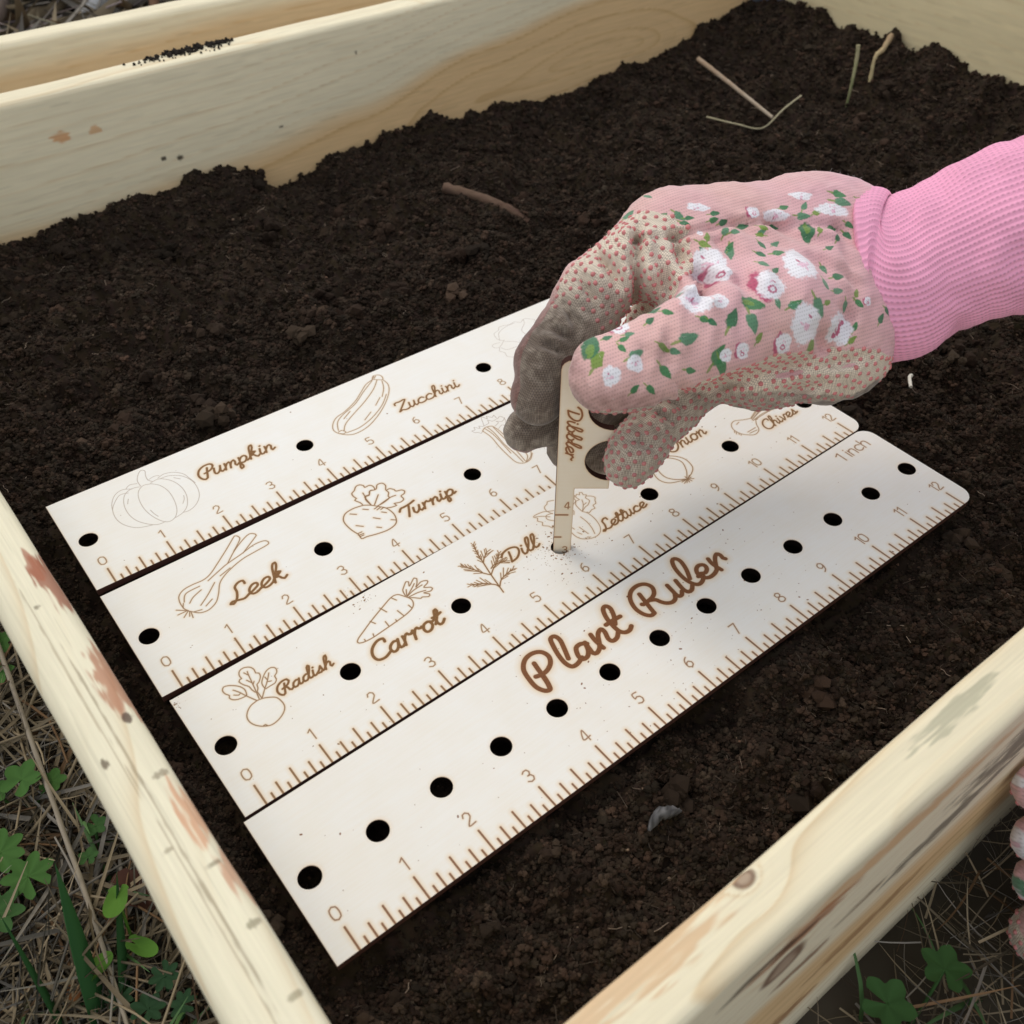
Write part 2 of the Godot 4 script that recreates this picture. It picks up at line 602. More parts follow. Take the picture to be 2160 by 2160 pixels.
func make_soil() -> void:
	s1 = fnoise(101, 1.0 / 0.11, 2)
	s2 = fnoise(102, 1.0 / 0.032, 2)
	s3 = fnoise(103, 1.0 / 0.011, 2)
	s4 = fnoise(104, 1.0 / 0.0042, 2)
	var nx := 460
	var nz := 370
	var mb := MB.new()
	var tone := fnoise(105, 1.0 / 0.03, 3)
	for j in nz + 1:
		for k in nx + 1:
			var x := lerpf(-0.0235, 0.6845, float(k) / nx)
			var z := lerpf(z_far(x) - 0.001, 0.0723, float(j) / nz)
			var g := 0.024 * (1.0 + 0.45 * tone.get_noise_2d(x, z))
			mb.p(Vector3(x, soil_h(x, z), z), Vector3.UP, Vector2.ZERO, Color(g * 1.26, g * 0.90, g * 0.64))
	var w := nx + 1
	for j in nz:
		for k in nx:
			var a := j * w + k
			mb.i.append_array(PackedInt32Array([a, a + 1, a + w + 1, a, a + w + 1, a + w]))
	mb.smooth()
	if mb.n[w * 100 + 100].y < 0.0:
		for k in mb.n.size():
			mb.n[k] = -mb.n[k]
		for k in range(0, mb.i.size(), 3):
			var h := mb.i[k]
			mb.i[k] = mb.i[k + 1]
			mb.i[k + 1] = h
	var soil := put("soil", mb.mesh(), vmat(0.95, 0.2))
	soil.set_meta("kind", "structure")

	# crumbs: clusters of small grains and single grains, many copies
	var shapes := []
	for v in 5:
		shapes.append(cluster(200 + v, 8) if v < 3 else lump(200 + v, 1, true))
	var counts_of := [42000, 42000, 32000, 62000, 62000]
	for v in 5:
		var mm := MultiMesh.new()
		mm.transform_format = MultiMesh.TRANSFORM_3D
		mm.use_colors = true
		mm.mesh = shapes[v]
		var places := []
		var tints := PackedColorArray()
		for k in counts_of[v]:
			var x := rng.randf_range(-0.0225, 0.683)
			var zf := z_far(x)
			var z := rng.randf_range(zf, 0.0715)
			if k % 5 < 2:
				# more of them close to the viewer
				x = rng.randf_range(-0.0225, 0.40)
				z = rng.randf_range(-0.34, 0.0715)
			var u := under_rulers(x, z)
			if u > 0.95 and rng.randf() < 0.75:
				continue
			var size := (0.0009 if v < 3 else 0.00035) + (0.0016 if v < 3 else 0.0005) * pow(rng.randf(), 2.0)
			if v < 3 and rng.randf() < 0.035:
				size = rng.randf_range(0.0018, 0.0036)
			if v < 3 and rng.randf() < 0.002:
				size = rng.randf_range(0.0045, 0.0085)
			if u > 0.02:
				size = minf(size, 0.0012)
			size = minf(size, minf(x + 0.0225, minf(0.0715 - z, minf(0.6835 - x, z - zf))) + 0.0004)
			if size < 0.0003:
				continue
			var y := soil_h(x, z) + size * rng.randf_range(-0.2, 0.5)
			if u > 0.02:
				y = minf(y, -0.0040 - size)
			var b := Basis.from_euler(Vector3(rng.randf() * TAU, rng.randf() * TAU, rng.randf() * TAU)).scaled(Vector3(size, size * rng.randf_range(0.6, 1.0), size))
			places.append(Transform3D(b, Vector3(x, y, z)))
			var g := 0.031 * (0.40 + 1.15 * rng.randf() * rng.randf())
			var red := rng.randf_range(0.95, 1.22)
			if v > 2 and rng.randf() < 0.03:
				g *= rng.randf_range(1.8, 4.5)
			tints.append(Color(g * 1.27 * red, g * 0.91, g * 0.62))
		mm.instance_count = places.size()
		for k in places.size():
			mm.set_instance_transform(k, places[k])
			mm.set_instance_color(k, tints[k])
		var o := MultiMeshInstance3D.new()
		o.multimesh = mm
		o.material_override = vmat(0.92, 0.25)
		o.name = numbered("soil_crumbs")
		add_child(o)
		tag(o, ["fine dark crumbs of potting soil all over the bed", "rounded dark crumbs of potting soil all over the bed", "lumpy dark crumbs of potting soil all over the bed", "angular dark grains of potting soil all over the bed", "tiny angular grains of potting soil all over the bed"][v], "soil")
		o.set_meta("kind", "stuff")

	# fibres of peat and bark, and a few pale specks
	var strand := MB.new()
	tube(strand, spline3([Vector3(-0.5, 0, 0), Vector3(-0.2, 0.1, 0.05), Vector3(0.15, 0.03, -0.06), Vector3(0.5, 0.12, 0.02)], 2), func(_t, _a): return 0.035, 4, func(_t, _a): return Color.WHITE)
	var fm := MultiMesh.new()
	fm.transform_format = MultiMesh.TRANSFORM_3D
	fm.use_colors = true
	fm.mesh = strand.mesh()
	var at := []
	var tint := PackedColorArray()
	for k in 14000:
		var x := rng.randf_range(-0.018, 0.675)
		var z := rng.randf_range(z_far(x) + 0.008, 0.066)
		if under_rulers(x, z) > 0.0:
			continue
		var size := rng.randf_range(0.0025, 0.0075)
		var thin := rng.randf_range(0.35, 1.0) * 0.0045 / size
		var b := Basis(Vector3.UP, rng.randf() * TAU) * Basis(Vector3.RIGHT, rng.randf() * TAU) * Basis.from_scale(Vector3(size, size * thin, size * thin))
		at.append(Transform3D(Basis(Vector3.FORWARD, rng.randf_range(-0.5, 0.5)) * b, Vector3(x, soil_h(x, z) + 0.0012, z)))
		var g := rng.randf_range(0.025, 0.075) if rng.randf() < 0.93 else rng.randf_range(0.12, 0.3)
		tint.append(Color(g * 1.2, g * 0.92, g * 0.7))
	fm.instance_count = at.size()
	for k in at.size():
		fm.set_instance_transform(k, at[k])
		fm.set_instance_color(k, tint[k])
	var f := MultiMeshInstance3D.new()
	f.multimesh = fm
	f.material_override = vmat(0.9, 0.3)
	f.name = numbered("soil_fibres")
	add_child(f)
	tag(f, "short brown peat fibres strewn over the soil of the bed", "soil fibres")
	f.set_meta("kind", "stuff")


func cluster(sd: int, parts: int) -> ArrayMesh:
	# a crumb of soil: small uneven grains stuck together
	var mb := MB.new()
	var r := RandomNumberGenerator.new()
	r.seed = sd
	for k in parts:
		var one := lump(sd * 10 + k, 0, false).surface_get_arrays(0)
		var at := Vector3(r.randf_range(-1, 1), r.randf_range(-0.7, 0.7), r.randf_range(-1, 1)) * 0.62
		var s := r.randf_range(0.28, 0.58)
		var base := mb.v.size()
		for j in one[Mesh.ARRAY_VERTEX].size():
			mb.p(one[Mesh.ARRAY_VERTEX][j] * s + at, one[Mesh.ARRAY_NORMAL][j])
		for j in one[Mesh.ARRAY_INDEX]:
			mb.i.append(base + j)
	return mb.mesh()


func lump(sd: int, detail: int, soft := false) -> ArrayMesh:
	# an uneven ball: an icosahedron, split once if detail is 1
	var g := (1.0 + sqrt(5.0)) / 2.0
	var vs := [Vector3(-1, g, 0), Vector3(1, g, 0), Vector3(-1, -g, 0), Vector3(1, -g, 0), Vector3(0, -1, g), Vector3(0, 1, g), Vector3(0, -1, -g), Vector3(0, 1, -g), Vector3(g, 0, -1), Vector3(g, 0, 1), Vector3(-g, 0, -1), Vector3(-g, 0, 1)]
	var fs := [[0, 11, 5], [0, 5, 1], [0, 1, 7], [0, 7, 10], [0, 10, 11], [1, 5, 9], [5, 11, 4], [11, 10, 2], [10, 7, 6], [7, 1, 8], [3, 9, 4], [3, 4, 2], [3, 2, 6], [3, 6, 8], [3, 8, 9], [4, 9, 5], [2, 4, 11], [6, 2, 10], [8, 6, 7], [9, 8, 1]]
	var nz := fnoise(sd, 0.9, 2)
	var mb := MB.new()
	var pos := func(d: Vector3) -> Vector3:
		d = d.normalized()
		return d * (1.0 + 0.75 * nz.get_noise_3dv(d * 1.6))
	for fc in fs:
		var a: Vector3 = vs[fc[0]]
		var b: Vector3 = vs[fc[1]]
		var d: Vector3 = vs[fc[2]]
		var tris := [[a, b, d]]
		if detail == 1:
			var ab := (a + b) * 0.5
			var bd := (b + d) * 0.5
			var da := (d + a) * 0.5
			tris = [[a.normalized(), ab.normalized(), da.normalized()], [ab.normalized(), b.normalized(), bd.normalized()], [da.normalized(), bd.normalized(), d.normalized()], [ab.normalized(), bd.normalized(), da.normalized()]]
		for t in tris:
			var p0: Vector3 = pos.call(t[0])
			var p1: Vector3 = pos.call(t[1])
			var p2: Vector3 = pos.call(t[2])
			var nor := (p1 - p0).cross(p2 - p0).normalized()
			if nor.dot(p0 + p1 + p2) < 0.0:
				nor = -nor
			if soft:
				mb.t(mb.p(p0, (nor + p0.normalized() * 1.5).normalized()), mb.p(p1, (nor + p1.normalized() * 1.5).normalized()), mb.p(p2, (nor + p2.normalized() * 1.5).normalized()))
			else:
				mb.t(mb.p(p0, nor), mb.p(p1, nor), mb.p(p2, nor))
	return mb.mesh()


# ---------------------------------------------------------------- rulers

const R_X0 := -0.310   # inches, left end
const R_X1 := 12.325   # right end
const R_W := 2.329     # depth
const HOLE_X := -0.0135
const HOLE_Y := 1.145
const HOLE_R := 0.155
const ROUND := 0.25

# engraved pictures, each a set of strokes in 1/200 inch from the zero mark
const ART := {
	"radish": "135,309 114,305 97,293 86,276 85,255 94,235 110,219 130,210 154,214 175,226 187,242 189,261 184,283 170,296 151,306 135,309|110,222 115,222 118,216|120,343 108,344 94,347 82,355 77,367 81,374 74,388 73,402 81,412 94,408 107,398 119,384 125,368 124,355 120,343|135,309 119,342 108,368 98,385|111,362 103,359 92,368|145,338 141,353 140,367 130,384 125,401 131,407 136,406 136,421 144,435 158,438 174,429 180,413 178,399 185,393 183,379 170,364 161,359 158,347 149,335|143,312 149,346 154,378 158,405 161,419|153,374 145,392|153,367 160,375|158,404 151,421|148,336 143,312|150,334 150,307|173,333 174,353 186,370 206,386 223,388 232,378 228,363 216,354 215,342 206,332 189,331 174,330|150,307 172,332 191,352 208,375|188,350 200,345|193,355 192,369",
	"carrot": "683,371 669,392 646,394 600,376 547,353 505,332 480,319 471,308 481,299 513,295 554,298 606,303 646,308 674,317 688,331 692,350 683,371|646,394 654,375|596,380 604,354|544,354 552,337|633,337 637,309|580,324 579,303|525,307 522,297|672,334 674,317|609,310 608,302|493,305 493,299|686,372 691,394 701,405 720,420 726,415 718,398 737,410 749,417 754,410 743,392 732,381 757,390 775,382 770,373 751,365 768,352 770,345 759,339 738,346 749,331 741,324 724,335 718,333 701,350 689,359|688,367 714,382 736,397|689,366 718,375 752,377|691,361 722,359 748,351|689,369 702,392",
	"dill": "934,192 938,216 948,274 960,331 968,369 982,415|938,216 935,230 926,241 907,260 875,278|938,216 960,237 987,246 1016,250|948,274 933,296 920,324 899,364|948,274 970,291 996,306 1024,332|960,331 973,345 997,362|965,296 985,303 1021,294",
	"leek": "126,269 127,298 136,323 158,338 188,341 225,339 254,349 294,378 343,416 391,455 397,451 401,437 390,422 358,394|318,357 361,395 409,425 436,434 450,422 450,415 428,400 379,369|236,327 288,347 318,357 371,368 422,381 458,378 468,365 466,358 453,354 411,351 365,346 318,331 284,314 260,294 239,259 217,231 187,217 161,221 144,237 131,253|138,290 157,319 204,322|150,276 169,292 202,305|174,248 210,274 249,308|186,236 213,250|144,237 169,230|276,323 316,335|134,287 126,269 134,251|134,251 105,275|131,253 101,254|134,251 112,234|136,246 128,228|139,244 134,217",
	"turnip": "809,325 774,332 740,328 720,310 713,287 715,250 723,216 722,195 741,192 778,182 813,177 844,183 860,199 869,229 864,265 846,290 829,310 809,325|750,316 766,302|797,310 810,298|841,261 852,249|804,254 819,237|847,211 858,201|738,257 755,240|790,210 801,199|722,222 738,221|721,214 739,211|721,206 736,205|829,288 841,290|834,279 848,282|845,273 856,275|807,330 806,342 797,363 806,368 803,382 806,398 821,406 834,419 849,420 859,408 858,398 877,397 884,383 879,367 865,373 849,355 836,357 828,341 830,309|830,309 831,338 834,359 851,358 862,372 884,367 899,383 917,381 921,363 910,344 911,328 900,313 898,303 869,295 846,294|840,305 876,339|910,340 923,342 934,328 935,318 954,311 959,300 951,291 936,287 935,269 918,263 897,270 899,258 881,260 865,267|847,293 898,303 922,301|838,378 834,351",
	"pumpkin": "271,364 244,372 219,352 205,310 202,252 214,196 236,157 262,156 285,183 299,232 303,290 292,337 271,364|231,374 203,380 174,363 154,317 150,261 164,211 201,166 235,160|189,367 160,373 129,343 112,311 108,263 121,221 150,187 198,169|112,311 123,348 147,383 178,394 207,378|189,390 208,403 231,394|269,369 302,372 333,338 347,289 344,237 325,190 299,166 269,158|306,370 336,367 370,342 389,301 391,256 379,211 353,178 322,163 301,166|300,378 326,386 357,374 381,346 389,312 395,280|273,390 294,395 309,388|236,374 238,408 253,437 268,451 279,441 271,415 269,389 278,374|177,338 166,316|216,242 219,218 225,198|336,243 330,225 317,207|346,348 362,328",
	"zucchini": "1203,422 1165,410 1120,376 1075,343 1015,314 971,301 942,277 925,245 931,215 957,187 987,178 1040,187 1104,221 1165,268 1212,318 1234,360 1234,399|1201,423 1216,440 1236,434 1242,418 1234,399 1216,411 1203,422|1206,427 1217,436|1209,423 1223,434|1197,417 1133,376 1068,330 996,300 959,273 938,231|1214,409 1172,367 1105,321 1034,282 980,249 953,216|1228,394 1208,350 1175,308|1196,311 1146,263 1078,222 1011,200 955,202|933,222 947,225 956,209 945,203 931,215|1166,309 1127,277|1030,303 989,278|1091,253 1048,226",
	"cabbage": "1970,379 1939,407 1910,394 1892,413 1864,410 1820,420 1800,402 1772,394 1760,365 1762,342 1778,330|1762,342 1791,386 1841,405 1886,406|1752,328 1730,333 1714,329 1714,311 1734,304 1776,331|1773,323 1806,299 1827,262|1731,300 1716,280 1727,261 1720,235 1741,214 1770,219|1735,297 1747,272 1793,266|1932,406 1920,381 1878,344 1877,301|1770,219 1796,189 1841,198 1892,214 1932,272 1958,330 1970,379",
	"celery": "1365,397 1370,350 1362,288 1359,225 1362,186 1382,168 1411,170 1437,192|1392,403 1393,359 1385,289 1385,230 1382,175|1380,403 1385,348 1375,238|1365,397 1383,407 1403,403 1410,398 1409,381 1406,332 1401,251 1391,173|1423,235 1415,192 1391,169|1448,217 1425,184 1393,168|1410,398 1416,359 1412,294",
	"celery_leaves": "1332,421 1347,419 1351,433 1366,414 1370,428 1385,417 1407,462 1421,443 1426,457 1440,438 1452,446 1451,421 1467,427 1473,405 1459,379|1365,397 1353,389 1346,402 1337,405 1333,419|1385,417 1410,420 1417,437 1427,421 1445,421|1418,392 1441,401 1438,412 1457,399 1477,410|1420,373 1444,382 1451,368",
	"lettuce": "1363,310 1372,291 1372,254 1361,218 1341,197 1315,193 1288,204 1271,225 1269,259 1274,303 1310,327 1342,339|1341,294 1342,263 1336,231 1326,205|1306,259 1309,219|1285,279 1287,263|1296,208 1305,202|1286,242 1291,230|1363,310 1363,325 1367,349 1381,362 1393,360 1391,377 1404,386 1409,378 1416,387 1423,382 1419,370 1427,364 1415,353 1417,336 1400,323 1384,320 1363,310|1363,310 1387,333 1399,354|1385,331 1401,334|1423,359 1434,350 1442,336 1432,324 1424,311 1411,310 1406,295 1394,297 1377,291 1373,298|1372,400 1389,394 1394,386 1382,376 1379,363 1354,352 1335,337|1322,413 1302,421 1293,413 1277,407 1270,389 1277,365|1290,374 1275,382 1257,392 1225,396 1217,390 1225,380 1216,369 1225,354 1216,343 1230,327 1234,313 1245,319|1222,390 1244,376 1261,359|1279,367 1255,371 1247,355 1259,337|1342,339 1341,328 1331,317",
	"onion": "1746,385 1755,357 1780,339 1811,308 1822,276 1813,237 1789,216 1754,202|1746,347 1785,319 1802,280 1783,237 1755,206|1746,385 1707,332 1684,301 1674,260 1690,228 1731,209 1754,202|1726,333 1706,299 1701,258 1719,227 1751,205|1754,202 1772,190|1754,202 1771,201|1754,202 1759,186|1754,202 1748,187|1754,202 1739,190|1754,202 1730,193|1754,202 1728,203|1754,202 1735,210|1754,202 1773,212|1754,202 1756,216",
	"chives": "2175,291 2146,303 2115,319 2090,310 2076,285 2080,253 2097,231 2118,218 2147,227 2164,254 2179,271|2073,279 2067,271|2074,270 2066,262|2076,260 2072,254|2080,253 2074,247|2177,293 2241,318 2281,332|2171,282 2237,304 2283,318 2318,332|2171,282 2235,297 2328,294|2171,277 2232,283 2299,274|2183,276 2258,278 2299,272|2174,288 2252,317 2297,333|2191,273 2180,274|2107,300 2123,304|2106,244 2147,244|2107,235 2142,231|2281,332 2327,352|2297,333 2339,351",
	"plant": "845,391 840,361 836,331 829,303 822,291 808,297 797,321 798,355 807,393 832,418 862,423 887,411 895,386 884,363 862,349 838,346 819,351|836,339 831,312 824,292|935,342 949,377 960,410 956,431 941,431 931,409 920,368 917,334 925,313 945,311 969,320|1014,349 999,360 978,357 964,330 968,313 985,313 1001,329 1011,354|1012,356 1007,330 1005,312 1014,305 1032,313 1045,329|1045,368 1041,341 1042,307|1045,329 1064,356 1083,364 1085,349 1076,323 1081,309 1099,310 1118,325|1130,352 1149,379 1160,408 1154,423 1140,418 1127,391 1121,359 1121,325 1133,309 1150,308 1163,316|1106,367 1134,367 1162,365",
	"ruler": "1269,393 1263,362 1257,332 1253,309|1253,309 1237,309 1223,329 1220,361 1233,396 1257,418 1287,423 1311,413 1320,391 1310,370 1292,359 1270,356 1250,355 1247,358|1277,355 1293,345 1299,330 1309,315 1326,306 1343,310 1355,324|1362,365 1359,339 1357,320 1360,310 1370,309 1381,319|1397,363 1392,338 1390,319 1395,305 1409,304 1424,316|1438,341 1458,378 1468,414 1461,432 1448,430 1434,406 1426,372 1425,341 1432,317 1445,306 1464,310 1479,321|1465,330 1477,336 1494,328 1511,338 1514,354 1500,363 1482,356 1471,336 1475,317 1491,306 1514,307 1532,314|1544,364 1539,340 1543,305|1532,314 1561,350 1581,362 1587,351 1584,337 1588,330",
}

# joined script letters, upright, x-height 100, cap height about 195; the last field is the advance
const LETTERS := {
	"a": ["72,86 46,100 16,78 8,40 22,5 45,2 65,30 74,80", "76,100 72,40 80,6 98,4 114,24", 105],
	"b": ["0,20 26,80 46,155 45,202 30,214 18,188 15,100 15,30 32,2 60,5 78,35 74,76 58,96", "74,76 92,70 108,84", 96],
	"c": ["74,78 55,100 22,85 8,45 20,8 50,0 78,8 98,28", 88],
	"d": ["72,86 46,100 16,78 8,40 22,5 45,2 65,30", "62,36 86,130 93,195 81,212 70,190 69,60 80,6 100,4 116,24", 106],
	"e": ["2,18 40,40 70,68 62,98 36,100 13,70 11,30 30,2 60,2 90,26", 84],
	"h": ["0,15 26,90 46,170 43,211 29,209 18,170 15,80 14,0", "15,45 32,86 56,98 68,75 66,25 78,2 98,20", 96],
	"i": ["12,100 10,40 19,4 36,3 52,24", "17,138 19,141", 48],
	"k": ["0,15 26,90 46,170 43,211 29,209 18,170 15,80 14,0", "15,48 42,68 62,92 48,102 34,84 40,62 24,52 46,46 60,18 78,0 98,20", 94],
	"l": ["0,20 28,90 46,170 43,211 29,209 17,160 14,50 24,4 44,3 62,24", 54],
	"m": ["8,100 13,50 11,0", "12,40 28,86 46,98 56,78 54,0", "55,42 70,88 88,98 98,72 97,22 108,2 128,22", 124],
	"n": ["8,100 13,50 11,0", "12,40 30,88 50,98 62,75 60,22 70,2 92,22", 90],
	"o": ["52,99 20,90 8,45 25,3 58,5 76,45 62,92 42,99", "66,88 82,74 102,86", 94],
	"p": ["10,100 14,40 8,-50 14,-78 30,-70 32,-40 16,10", "12,50 32,92 58,98 76,65 66,16 42,2 20,14", "66,16 80,8 98,22", 96],
	"r": ["8,100 13,50 11,0", "12,44 26,90 44,102 54,84 70,76 78,86", 78],
	"s": ["0,14 28,56 42,102 50,66 58,28 42,2 12,8", "52,12 66,8 84,22", 78],
	"t": ["4,30 30,90 48,150 42,172 30,168 21,120 19,30 32,3 54,4 74,32", "-2,108 30,104 66,116", 66],
	"u": ["10,100 10,30 27,2 50,22 62,66", "64,100 61,30 76,2 98,22", 94],
	"v": ["8,100 22,48 31,2 52,40 62,92 76,98 96,88", 88],
	"P": ["62,150 56,70 50,0 34,-12 2,22 -18,90 -4,160 40,195 92,190 112,152 96,106 62,86 34,80", 106],
	"R": ["62,150 56,70 50,0 34,-12 2,22 -18,90 -4,160 40,195 92,190 110,152 94,110 62,88 34,82", "62,90 84,66 100,18 120,2 142,22", 132],
	"Z": ["-6,150 -4,182 16,190 50,182 92,192 108,184 72,112 14,6 44,22 76,2 112,4 136,26", 122],
	"L": ["112,152 104,188 72,192 46,160 52,100 42,32 16,-2 -2,10 12,26 52,12 92,0 128,26", 120],
	"T": ["-14,136 4,176 40,176 90,184 132,202", "76,180 66,90 52,0", 96],
	"C": ["112,150 106,188 62,195 16,150 4,80 28,16 80,0 130,30", 122],
	"D": ["-26,132 -2,178 60,194 118,156 126,82 92,16 40,0", "46,150 44,62 38,0", 142],
	"O": ["64,196 18,164 0,92 20,20 70,-2 114,48 122,130 92,184 58,194", 136],
}

const SANS := {
	"0": ["50,100 18,88 8,50 18,12 50,0 82,12 92,50 82,88 50,100", 100],
	"1": ["12,80 46,100 46,0", 62],
	"2": ["8,74 22,96 54,100 78,82 76,58 10,0 86,0", 92],
	"3": ["10,88 34,100 66,98 80,76 66,56 40,52", "40,52 72,48 86,26 70,4 38,0 8,14", 92],
	"4": ["62,0 62,100 6,28 92,28", 96],
	"5": ["78,100 22,100 16,56 46,64 76,54 86,30 72,6 40,0 8,12", 92],
	"6": ["72,98 36,82 14,46 18,14 48,0 78,14 84,40 62,58 34,54 16,36", 94],
	"7": ["6,100 84,100 34,0", 88],
	"8": ["50,54 22,66 20,88 50,100 80,88 78,66 50,54 16,42 12,14 50,0 88,14 84,42 50,54", 98],
	"9": ["28,2 64,18 86,54 82,86 52,100 22,86 16,60 38,42 66,46 84,64", 94],
	"i": ["10,70 10,0", "10,96 10,97", 22],
	"n": ["10,70 10,0", "10,46 26,68 50,68 62,48 62,0", 74],
	"c": ["66,58 40,72 14,58 8,34 16,10 40,0 66,12", 72],
	"h": ["10,105 10,0", "10,46 26,68 50,68 62,48 62,0", 74],
	" ": [40],
}

var cw := 0
var chh := 0
var ppi := 1.0
var burn := PackedFloat32Array()
var scorch := PackedFloat32Array()


func strokes_of(text: String, unit: float) -> Array:
	var out := []
	for st in text.split("|"):
		var pts := PackedVector2Array()
		for q in st.split(" ", false):
			var xy := q.split(",")
			pts.append(Vector2(float(xy[0]), float(xy[1])) * unit)
		out.append(pts)
	return out


func canvas(w: int, h: int, per_inch: float) -> void:
	cw = w
	chh = h
	ppi = per_inch
	burn.resize(w * h)
	burn.fill(0.0)
	scorch.resize(w * h)
	scorch.fill(0.0)


func line(a: Vector2, b: Vector2, width: float, strength: float, halo: float) -> void:
	# a and b in canvas pixels (y down), width in pixels; halo is the reach of the scorch in pixels
	var hw := width * 0.5
	var reach := hw + 1.0 + halo * 2.2
	var x0 := maxi(0, int(minf(a.x, b.x) - reach))
	var x1 := mini(cw - 1, int(maxf(a.x, b.x) + reach) + 1)
	var y0 := maxi(0, int(minf(a.y, b.y) - reach))
	var y1 := mini(chh - 1, int(maxf(a.y, b.y) + reach) + 1)
	var ab := b - a
	var l2 := maxf(ab.length_squared(), 1e-6)
	for y in range(y0, y1 + 1):
		for x in range(x0, x1 + 1):
			var q := Vector2(x + 0.5, y + 0.5) - a
			var t := clampf(q.dot(ab) / l2, 0.0, 1.0)
			var d := (q - ab * t).length() - hw
			if d > reach - hw:
				continue
			var k := y * cw + x
			if d < 0.5:
				burn[k] = maxf(burn[k], clampf(0.5 - d, 0.0, 1.0) * strength)
			if halo > 0.0:
				scorch[k] = maxf(scorch[k], exp(-maxf(d, 0.0) / halo) * strength)


func stroke(pts: PackedVector2Array, width: float, strength: float, halo: float, curve := true) -> void:
	# pts in inches from the zero mark
	var px := PackedVector2Array()
	for q in pts:
		px.append(Vector2((q.x - R_X0) * ppi, (R_W - q.y) * ppi))
	if curve and px.size() > 2:
		px = spline(px, 4.0)
	for k in px.size() - 1:
		line(px[k], px[k + 1], width * ppi, strength, halo * ppi)


func art(called: String, width: float, strength: float, halo := 0.012) -> void:
	for st in strokes_of(ART[called], 1.0 / 200.0):
		stroke(st, width, strength, halo)


func word_strokes(text: String, table: Dictionary, slant: float) -> Array:
	# strokes in letter units and their extent [x0, x1]
	var out := []
	var x := 0.0
	var lo := INF
	var hi := -INF
	for ch in text:
		var g: Array = table[ch]
		for k in g.size() - 1:
			var pts: PackedVector2Array = strokes_of(g[k], 1.0)[0]
			for m in pts.size():
				pts[m] = Vector2(pts[m].x + x + pts[m].y * slant, pts[m].y)
				lo = minf(lo, pts[m].x)
				hi = maxf(hi, pts[m].x)
			out.append(pts)
		x += g[g.size() - 1]
	return [out, lo, hi]


func word(text: String, x0: float, x1: float, base: float, cap: float, width: float, strength := 1.0, halo := 0.03) -> void:
	var got := word_strokes(text, LETTERS, 0.22)
	var sx: float = (x1 - x0) / (got[2] - got[1])
	for st: PackedVector2Array in got[0]:
		var pts := PackedVector2Array()
		for q in st:
			pts.append(Vector2(x0 + (q.x - got[1]) * sx, base + q.y * cap / 195.0))
		stroke(pts, width, strength, halo)


func print_sans(text: String, mid: float, base: float, tall: float, width: float, strength: float, halo := 0.012, xs := 0.72) -> void:
	var got := word_strokes(text, SANS, 0.0)
	var s := tall / 100.0
	var off: float = mid - (got[1] + got[2]) * 0.5 * s * xs
	for st: PackedVector2Array in got[0]:
		var pts := PackedVector2Array()
		for q in st:
			pts.append(Vector2(off + q.x * s * xs, base + q.y * s))
		stroke(pts, width, strength, halo, st.size() > 3)


func needles(called: String, from: int) -> void:
	# the feathery tips of the dill twigs
	var all := strokes_of(ART[called], 1.0 / 200.0)
	for k in range(from, all.size()):
		var pts := spline(all[k], 0.055)
		var cnt := pts.size()
		for m in range(int(cnt * (0.30 if k > 0 else 0.62)), cnt):
			var d := (pts[mini(m + 1, cnt - 1)] - pts[maxi(m - 1, 0)]).normalized()
			for s in [-1.0, 1.0]:
				var l := 0.20 * (0.6 + 0.5 * rng.randf()) * clampf((cnt - m) / float(cnt) * 1.6, 0.35, 1.0)
				stroke(PackedVector2Array([pts[m], pts[m] + d.rotated(s * rng.randf_range(0.35, 0.65)) * l]), 0.014, 0.95, 0.010)


func birch_image(sd: int, burnt: Color) -> ImageTexture:
	var data := PackedByteArray()
	data.resize(cw * chh * 3)
	var grain := fnoise(sd, 1.0, 3)
	var blot := fnoise(sd + 1, 1.0 / 140.0, 3)
	var grit := fnoise(sd + 2, 1.0 / 5.0, 2)
	var pale := lin(Color(0.922, 0.918, 0.902))
	var warm := lin(Color(0.908, 0.888, 0.845))
	var tan_c := lin(Color(0.86, 0.72, 0.50))
	var dark := lin(burnt)
	for y in chh:
		for x in cw:
			var k := y * cw + x
			var b := burn[k]
			var s := scorch[k]
			var g := grain.get_noise_2d(x * 0.006, y * 0.12)
			var c := pale.lerp(warm, clampf(0.25 + g * 0.28 + blot.get_noise_2d(x, y) * 0.35, 0.0, 1.0))
			if s > 0.01:
				c = c.lerp(tan_c, minf(s * 0.62, 0.62))
			if b > 0.0:
				var v := 1.0 + 0.35 * grit.get_noise_2d(x, y)
				c = c.lerp(dark * v, b)
			var at := k * 3
			data[at] = s8(c.r)
			data[at + 1] = s8(c.g)
			data[at + 2] = s8(c.b)
	return texture_of(data, cw, chh)


func specks(x0: float, x1: float, y0: float, y1: float, cnt: int, focus := Vector2(-99, 0), reach := 1.0) -> void:
	for k in cnt:
		var q := Vector2(rng.randf_range(x0, x1), rng.randf_range(y0, y1))
		if focus.x > -50.0:
			q = focus + Vector2.from_angle(rng.randf() * TAU) * reach * pow(rng.randf(), 1.3)
			if q.y < 0.02 or q.y > R_W - 0.02:
				continue
		var r := rng.randf_range(0.004, 0.011) if rng.randf() < 0.85 else rng.randf_range(0.011, 0.026)
		soil_dots.append([q, r])


var soil_dots := []


